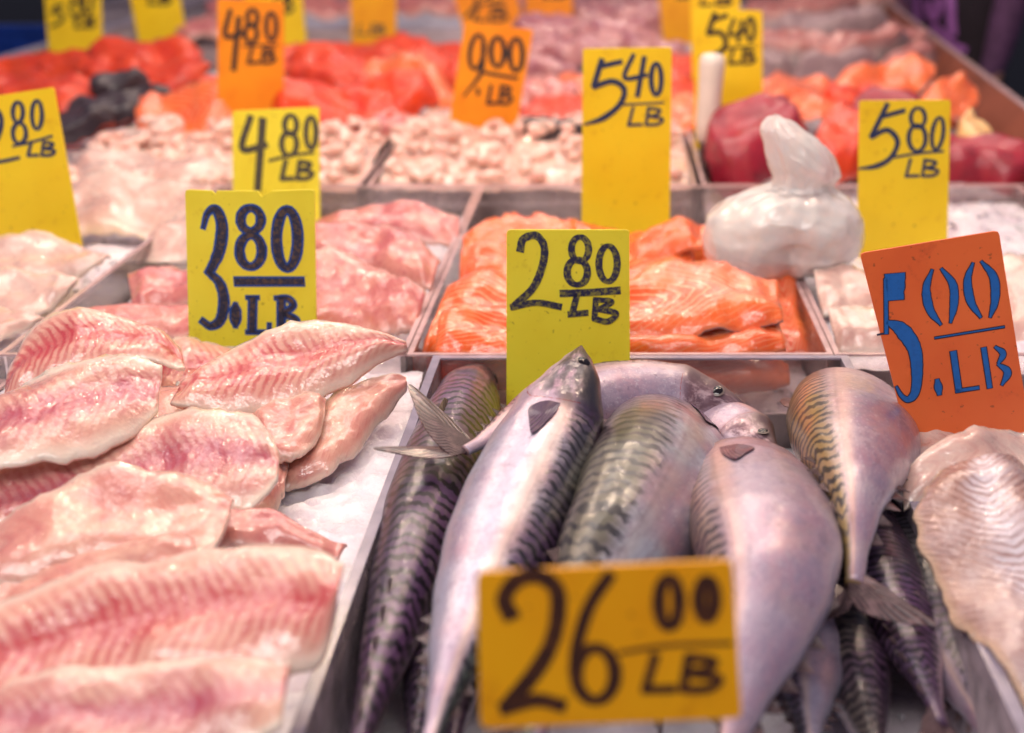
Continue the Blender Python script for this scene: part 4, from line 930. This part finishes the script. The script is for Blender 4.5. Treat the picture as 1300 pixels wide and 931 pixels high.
LC = ['red salmon cut right beside the amber 9.00 sign', 'pink cut above the red one beside the 9.00 sign', 'orange cut touching the tall 5.40 sign', 'red cut between the tall 5.40 sign and the white handle', 'orange cut below the red one beside the white handle', 'grey salmon skin strip under the cuts by the 9.00 sign', 'upper red cut between the two 5.40 signs', 'orange salmon fold beside the small 5.40 sign', 'orange cut with pale rim behind the bag knot', 'large bright orange salmon fillet behind the 5.80 sign', 'red cut tucked below the large bright orange fillet', 'orange salmon end piece by the guard panel', 'orange cut partly behind the tuna block', 'red cut hidden behind the 5.80 sign']
for k_, (cx, cy, w, h, a, m, z) in enumerate(((700, 150, 110, 26, -10, 'salmon_red', .012), (690, 120, 80, 40, 6, 'pink_fish', .016), (735, 112, 60, 40, 30, 'salmon', .016), (870, 120, 70, 50, 10, 'salmon_red', .01), (860, 150, 60, 40, -8, 'salmon', .01),
                              (720, 168, 120, 22, -8, 'skin_dark', .0), (860, 90, 60, 40, 0, 'salmon_red', .01),
                              (1010, 116, 96, 44, -8, 'salmon', .02), (1030, 142, 90, 30, 6, 'salmon', .01), (1120, 102, 120, 44, -12, 'salmon', .03), (1095, 130, 90, 30, 4, 'salmon_red', .012), (1205, 130, 46, 60, 70, 'salmon', .02),
                              (960, 130, 80, 40, 0, 'salmon', .01), (1150, 150, 90, 40, 0, 'salmon_red', .0))):
    piece(cx, cy, w, h, a, m, z, LC[k_], GD3, skin='skin_light', thick=.028, cat='salmon')
# tuna
piece(960, 190, 130, 100, -22, 'tuna', .012, 'big block of dark red tuna beside the white handle', None, thick=.06, cat='tuna', name='tuna_block')
piece(1068, 184, 70, 110, 20, 'salmon_red', .008, 'ribbed red fish slab between the bag knot and the 5.80 sign', None, thick=.04, cat='tuna', name='tuna_block')
piece(1130, 180, 120, 110, 0, 'tuna', .004, 'dark red tuna block behind the 5.80 sign', None, thick=.05, cat='tuna', name='tuna_block')
piece(1250, 208, 150, 56, 14, 'tuna', .004, 'long dark red tuna wedge beyond the 5.80 sign', None, thick=.04, cat='tuna', name='tuna_block')
piece(1243, 176, 62, 34, 36, 'fat', .014, 'cream coloured fatty trimming by the guard panel', None, thick=.02, cat='fish trimming', name='fish_trimming')
# far fish
GE = 'grey pink fish in the far tray'
for cx, cy, w, h, a, m, z in ((1010, 22, 150, 30, -6, 'grey_pink', .02), (1060, 40, 160, 30, -3, 'skin_light', .02), (1010, 66, 120, 32, 8, 'grey_pink', .01), (1090, 68, 130, 36, -16, 'grey_pink', .02), (1060, 92, 110, 24, -12, 'skin_light', .0),
                              (1140, 62, 90, 30, -10, 'grey_pink', .012), (1090, 10, 120, 26, 0, 'grey_pink', .0), (960, 90, 100, 30, 0, 'skin_light', .0), (1040, 4, 100, 20, 4, 'grey_pink', .02), (1150, 88, 80, 30, -20, 'grey_pink', .0)):
    piece(cx, cy, w, h, a, m, z, 'grey pink whole fish lying in the far clear tray', GE, thick=.05, cat='fish', name='whole_fish')
GS = 'squid in the far tray'
for cx, cy, w, h, a, z in ((700, 44, 100, 36, 6, .03), (730, 72, 110, 34, 10, .02), (780, 52, 110, 36, -6, .03), (820, 30, 90, 30, 0, .02), (760, 24, 90, 30, 10, .02), (690, 72, 60, 30, -20, .02), (830, 70, 90, 36, 6, .01), (700, 100, 90, 26, 12, .01), (790, 92, 90, 26, 0, .0), (640, 14, 70, 24, 0, .02), (700, 10, 100, 26, 0, .02), (790, 4, 100, 26, 0, .01)):
    piece(cx, cy, w, h, a, 'squid', z, 'pinkish squid lying in the far tray beside the plain amber sign', GS, thick=.04, cat='squid', name='squid')
for cx, cy, w, h, a in ((410, 8, 90, 22, 6), (480, 4, 110, 22, -4), (545, 10, 90, 20, 4), (420, -14, 120, 22, 0), (560, -12, 120, 22, 0), (340, 20, 80, 24, 0), (260, 40, 80, 24, 0), (300, 10, 80, 20, 0)):
    piece(cx, cy, w, h, a, 'pink_fish', .03, 'dark pink fish piece in the grey fronted far tray', 'dark pink pieces in the grey fronted tray', thick=.04)

# ------------------------------------------------------------------ knife with white handle
P = at_z(898, 205, -.01); dm = mpp(P)
kn = empty('knife', P, 'knife with thick white handle stuck upright beside the tuna', 'knife')
def lathe(name, a, b, prof, mat, parent, K=20, org=None):
    ax = (b - a).normalized(); s = ax.cross(Vector((0, 1, 0.2))).normalized(); q = ax.cross(s)
    vs = []; fs = []
    for t, r in prof:
        for k in range(K):
            an = 2 * math.pi * k / K; vs.append(a.lerp(b, t) + (s * math.cos(an) + q * math.sin(an)) * r)
    for i in range(len(prof) - 1):
        for k in range(K): fs.append((i * K + k, i * K + (k + 1) % K, (i + 1) * K + (k + 1) % K, (i + 1) * K + k))
    fs.append(tuple(range(K))); fs.append(tuple(reversed(range((len(prof) - 1) * K, len(prof) * K))))
    o = mesh_obj(name, vs, fs, mat, parent, org=org)
    bm = bmesh.new(); bm.from_mesh(o.data); bmesh.ops.recalc_face_normals(bm, faces=bm.faces); bm.to_mesh(o.data); bm.free()
    return o
hb = at_y(897, 180, P.y); ht = at_y(905, 68, P.y)
lathe('handle', hb, ht, [(0, .011), (.02, .0145), (.25, .0165), (.55, .0158), (.86, .0172), (.95, .0165), (.985, .013), (1, .007)], M['handle'], kn)
lathe('collar', hb - (ht - hb).normalized() * .012, hb, [(0, .008), (.5, .0105), (1, .010)], M['blade'], kn)
b0 = hb - (ht - hb).normalized() * .01; b1 = at_y(892, 250, P.y)
vs = [b0 + Vector((-.010, -.001, 0)), b0 + Vector((.010, -.001, 0)), b1 + Vector((.004, 0, 0)), b1 + Vector((-.006, 0, .01)), b0 + Vector((-.010, .001, 0)), b0 + Vector((.010, .001, 0)), b1 + Vector((.004, .0004, 0)), b1 + Vector((-.006, .0004, .01))]
mesh_obj('blade', vs, [(0, 1, 2, 3), (7, 6, 5, 4), (0, 4, 5, 1), (1, 5, 6, 2), (2, 6, 7, 3), (3, 7, 4, 0)], M['blade'], kn, shade=False)

# ------------------------------------------------------------------ knotted plastic bag
Pb = at_z(998, 345, .0); yb = Pb.y; mp = mpp(at_y(998, 290, yb))
bag = empty('plastic_bag', Pb, 'knotted white plastic bag stuffed full between the salmon and white fillets', 'plastic bag')
def blob(name, cx, cy, rx, ry, depth, seed, parent, wr=.10, sub=4, lobes=None, mat='bag', fx=None):
    bm = bmesh.new(); bmesh.ops.create_icosphere(bm, subdivisions=sub, radius=1)
    c = at_y(cx, cy, yb)
    for v in bm.verts:
        d = v.co.copy(); r = 1.0
        q = d * 1.6 + Vector((seed, 0, 0)); r += wr * noise.noise(q) + wr * .22 * noise.noise(q * 2.7)
        p = d * r
        if fx: p = fx(p)
        v.co = c + Vector((p.x * rx * mp, p.y * depth, p.z * ry * mp))
    vs = [tuple(v.co) for v in bm.verts]; fs = [tuple(x.index for x in f.verts) for f in bm.faces]; bm.free()
    return mesh_obj(name, vs, fs, M[mat], parent)
BAGS = [(149, 984, 4), (153, 985, 13), (165, 992, 27), (185, 1008, 38), (205, 1017, 44), (222, 1022, 43), (234, 1016, 40), (243, 1010, 54), (254, 1002, 78), (272, 997, 97), (296, 995, 106), (318, 993, 101), (334, 989, 84), (343, 985, 58), (347, 984, 20)]
def bag_loft():
    rings = catmull(BAGS, 110); K = 120; vs = []; fs = []
    for i, (y, cx, hw) in enumerate(rings):
        hw = max(hw, 2); nk = math.exp(-((y - 236) / 16) ** 2); up = smooth(240 - y, 0, 30)
        for k in range(K):
            a = 2 * math.pi * k / K; d = Vector((math.cos(a), math.sin(a), y / 60))
            wn = noise.noise(d * 1.7) * 2.2
            pl_ = (.05 * math.sin(a * 7 + wn + y * .012) + .035 * math.sin(a * 15 + wn * 2)) * (nk + .55 * up) + .05 * up * noise.noise(d * 3)
            lob = .10 * noise.noise(d * 1.5 + Vector((7, 0, 0))) * (1 - up) - .10 * abs(noise.noise(d * 2.6)) * (1 - .5 * up) - .035 * abs(noise.noise(d * 6))
            cr_ = -.16 * math.exp(-((math.cos(a) - .05) / .16) ** 2) * smooth(-math.sin(a), 0, .5) * smooth(y, 262, 300)
            r = 1 + pl_ + lob + cr_
            c = at_y(cx, y, yb); dep = (.70 if y > 240 else .8)
            vs.append(c + Vector((math.cos(a) * hw * mp * (1 + pl_ + lob * .5), math.sin(a) * hw * mp * dep * r, .004 * noise.noise(d * 4))))
    for i in range(len(rings) - 1):
        for k in range(K):
            k2 = (k + 1) % K; fs.append((i * K + k, (i + 1) * K + k, (i + 1) * K + k2, i * K + k2))
    fs.append(tuple(range(K))); fs.append(tuple(reversed(range((len(rings) - 1) * K, len(rings) * K))))
    cut = 52
    top = [f for f in fs[:cut * K]]; n_top = (cut + 1) * K
    o1 = mesh_obj('gathered_top', vs[:n_top], top + [tuple(range(K))], M['bag'], bag)
    o2 = mesh_obj('bag_body', vs[cut * K:], [tuple(q - cut * K for q in f) for f in fs[cut * K:-2]] + [tuple(q - cut * K for q in fs[-1])], M['bag'], bag)
    for o in (o1, o2):
        bm = bmesh.new(); bm.from_mesh(o.data); bmesh.ops.recalc_face_normals(bm, faces=bm.faces); bm.to_mesh(o.data); bm.free()
bag_loft()
blob('bag_contents', 945, 302, 44, 32, .036, 2.2, bag, .12, 4, mat='handle')
blob('bag_contents', 1042, 298, 46, 34, .038, 9.2, bag, .12, 4, mat='handle')
blob('bag_contents', 994, 284, 40, 28, .034, 4.2, bag, .12, 4, mat='handle')
blob('bag_contents', 1018, 200, 22, 26, .016, 1.2, bag, .15, 4, mat='handle')
blob('knot', 1014, 237, 36, 9, .026, 5.5, bag, .2, 4)

# ------------------------------------------------------------------ things beyond the seller side
def crate(label, x, y, w, d, z0, h, mat):
    t = empty('crate', (x, y, z0), label, 'crate')
    box('floor', x - w / 2, x + w / 2, y - d / 2, y + d / 2, z0, z0 + .012, M[mat], t)
    for nm, b in (('side', (x - w / 2, x - w / 2 + .015, y - d / 2, y + d / 2)), ('side', (x + w / 2 - .015, x + w / 2, y - d / 2, y + d / 2)), ('end', (x - w / 2 + .016, x + w / 2 - .016, y - d / 2, y - d / 2 + .015)), ('end', (x - w / 2 + .016, x + w / 2 - .016, y + d / 2 - .015, y + d / 2))):
        o = box(nm, *b, z0 + .0125, z0 + h, M[mat], t)
        box('lip', b[0] - .006, b[1] + .006, b[2] - .006, b[3] + .006, z0 + h + .0005, z0 + h + .02, M[mat], o)
    return t
crate('blue plastic crate on the ground beyond the back rail', -1.62, 3.2, .5, .7, -1.0, .96, 'blue')
crate('pale grey crate on the ground behind the far end of the rail', -1.58, 4.6, .5, .8, -1.0, .93, 'tray_grey')
crate('dark teal crate on the ground past the blue one', -2.2, 4.6, .5, .8, -1.0, .7, 'trousers')

# ------------------------------------------------------------------ person beside the counter
def person():
    bx, by, g0 = 1.05, 3.9, -1.0
    root = empty('person', (bx, by, g0), 'person in dark jacket with purple print standing beside the guard panel', 'person')
    J = {'pelvis': (0, 0, .95, .15, .11), 'belly': (0, 0, 1.08, .155, .115), 'chest': (0, .01, 1.28, .17, .12), 'upper': (0, .01, 1.42, .15, .10), 'neck': (0, .0, 1.52, .06, .06), 'head0': (0, -.01, 1.60, .075, .085), 'head1': (0, -.01, 1.70, .08, .095), 'crown': (0, 0, 1.78, .05, .06)}
    for sd, k in ((-1, 'l'), (1, 'r')):
        J['hip' + k] = (.10 * sd, 0, .90, .095, .095); J['knee' + k] = (.11 * sd, -.01, .50, .065, .065); J['ankle' + k] = (.11 * sd, .02, .09, .045, .045); J['toe' + k] = (.12 * sd, -.13, .04, .04, .035)
        J['sho' + k] = (.19 * sd, .01, 1.41, .075, .07); J['elb' + k] = (.25 * sd, .01, 1.13, .062, .062); J['wri' + k] = (.26 * sd, -.06, .87, .040, .040); J['palm' + k] = (.26 * sd, -.08, .79, .036, .022)
    E = [('pelvis', 'belly'), ('belly', 'chest'), ('chest', 'upper'), ('upper', 'neck'), ('neck', 'head0'), ('head0', 'head1'), ('head1', 'crown')]
    for k in 'lr':
        E += [('pelvis', 'hip' + k), ('hip' + k, 'knee' + k), ('knee' + k, 'ankle' + k), ('ankle' + k, 'toe' + k), ('upper', 'sho' + k), ('sho' + k, 'elb' + k), ('elb' + k, 'wri' + k), ('wri' + k, 'palm' + k)]
        w = J['palm' + k]
        for q, (dx, l) in enumerate(((-.026, .055), (-.009, .068), (.009, .064), (.026, .050))):
            a = 'f%d%s' % (q, k); J[a] = (w[0] + dx * .9, w[1] - .018, w[2] - .045, .010, .010); J[a + 'm'] = (w[0] + dx, w[1] - .022 - l * .2, w[2] - .045 - l * .5, .009, .009); J[a + 't'] = (w[0] + dx, w[1] - .012, w[2] - .045 - l, .008, .008)
            E += [('palm' + k, a), (a, a + 'm'), (a + 'm', a + 't')]
        sg = 1 if k == 'l' else -1
        J['th' + k] = (w[0] + .035 * sg, w[1] - .02, w[2] - .01, .011, .011); J['tt' + k] = (w[0] + .045 * sg, w[1] - .03, w[2] - .045, .009, .009); E += [('palm' + k, 'th' + k), ('th' + k, 'tt' + k)]
    names = list(J); rz = Matrix.Rotation(R(-70), 3, 'Z')
    me = bpy.data.meshes.new('body'); me.from_pydata([rz @ Vector(J[n][:3]) for n in names], [(names.index(a), names.index(b)) for a, b in E], [])
    tmp = bpy.data.objects.new('body_tmp', me); C.objects.link(tmp)
    md = tmp.modifiers.new('skin', 'SKIN'); md.use_smooth_shade = True
    for i, n in enumerate(names):
        sv = me.skin_vertices[0].data[i]; sv.radius = J[n][3:5]; sv.use_root = (n == 'pelvis')
    sb = tmp.modifiers.new('sub', 'SUBSURF'); sb.levels = 2; sb.render_levels = 2
    dg = bpy.context.evaluated_depsgraph_get(); ev = tmp.evaluated_get(dg); bmsh = bpy.data.meshes.new_from_object(ev)
    bpy.data.objects.remove(tmp)
    bmsh.name = 'body'
    mats = ['jacket', 'trousers', 'skin', 'sleeve', 'hair']
    bmsh.materials.clear()
    for k in mats: bmsh.materials.append(M[k])
    inv = rz.transposed()
    for p in bmsh.polygons:
        c = inv @ p.center; p.use_smooth = True
        if c.z < .74 and abs(c.x) < .2: p.material_index = 1
        elif c.z > 1.72 or (c.z > 1.58 and c.y > .03): p.material_index = 4
        elif c.z > 1.50 or (abs(c.x) > .19 and c.z < .83): p.material_index = 2
        elif abs(c.x) > .185 and c.z < 1.36: p.material_index = 3
    for v in bmsh.vertices: v.co += Vector((0, 0, .012 * noise.noise(v.co * 14) if v.co.z < 1.5 and v.co.z > .2 else 0))
    body = bpy.data.objects.new('body', bmsh); C.objects.link(body); body.parent = root
    hr = inv
    for sx in (-.032, .032):
        c = root.location + rz @ Vector((sx, -.098, 1.665)); v_, f_ = [], []
        lathe('eye', c, c + rz @ Vector((0, -.008, 0)), [(0, .012), (.6, .010), (1, .004)], M['eye'], root, 10)
    a = root.location + rz @ Vector((0, -.095, 1.66)); b = root.location + rz @ Vector((0, -.118, 1.615))
    lathe('nose', a, b, [(0, .006), (.7, .013), (1, .008)], M['skin'], root, 10)
    lathe('mouth', root.location + rz @ Vector((-.025, -.092, 1.585)), root.location + rz @ Vector((.025, -.092, 1.585)), [(0, .002), (.5, .007), (1, .002)], M['gill'], root, 8)
    for sx in (-.084, .084):
        a = root.location + rz @ Vector((sx, .0, 1.68)); b = root.location + rz @ Vector((sx, .008, 1.625)); lathe('ear', a, b, [(0, .006), (.4, .016), (1, .006)], M['skin'], root, 10)
    # printed motif on the jacket: purple bands that follow the cloth
    bv = BVHTree.FromPolygons([root.location + v.co for v in bmsh.vertices], [tuple(p.vertices) for p in bmsh.polygons])
    def band(pts, w):
        q = catmull(pts, 10 * len(pts)); vs = []; fs = []; prev = None
        for i, p in enumerate(q):
            a = q[max(i - 1, 0)]; b = q[min(i + 1, len(q) - 1)]; d = Vector((b[0] - a[0], b[1] - a[1])).normalized(); nn = Vector((-d.y, d.x)) * w / 2
            row = []
            for k in (-1, -.33, .33, 1):
                hit = bv.ray_cast(CAM, ray(p[0] + nn.x * k, p[1] + nn.y * k))
                row.append(hit[0] + hit[1] * .004 if hit[0] else None)
            if all(r_ is not None for r_ in row) and hit[1]:
                k0 = len(vs); vs += row
                if prev is not None:
                    for j in range(3): fs.append((prev + j, prev + j + 1, k0 + j + 1, k0 + j))
                prev = k0
            else: prev = None
        if fs: mesh_obj('jacket_print', vs, fs, M['print'], root)
    def zz(*pts): return [(950 + x / 3.714, y / 3.714) for x, y in pts]
    band(zz((790, -20), (800, 60), (812, 170)), 11); band(zz((850, 0), (860, 60), (880, 90), (900, 40), (905, -10)), 9)
    band(zz((955, -20), (960, 80), (965, 170)), 11); band(zz((850, 210), (880, 130), (930, 170), (975, 215), (1030, 240)), 9)
    return root
person()
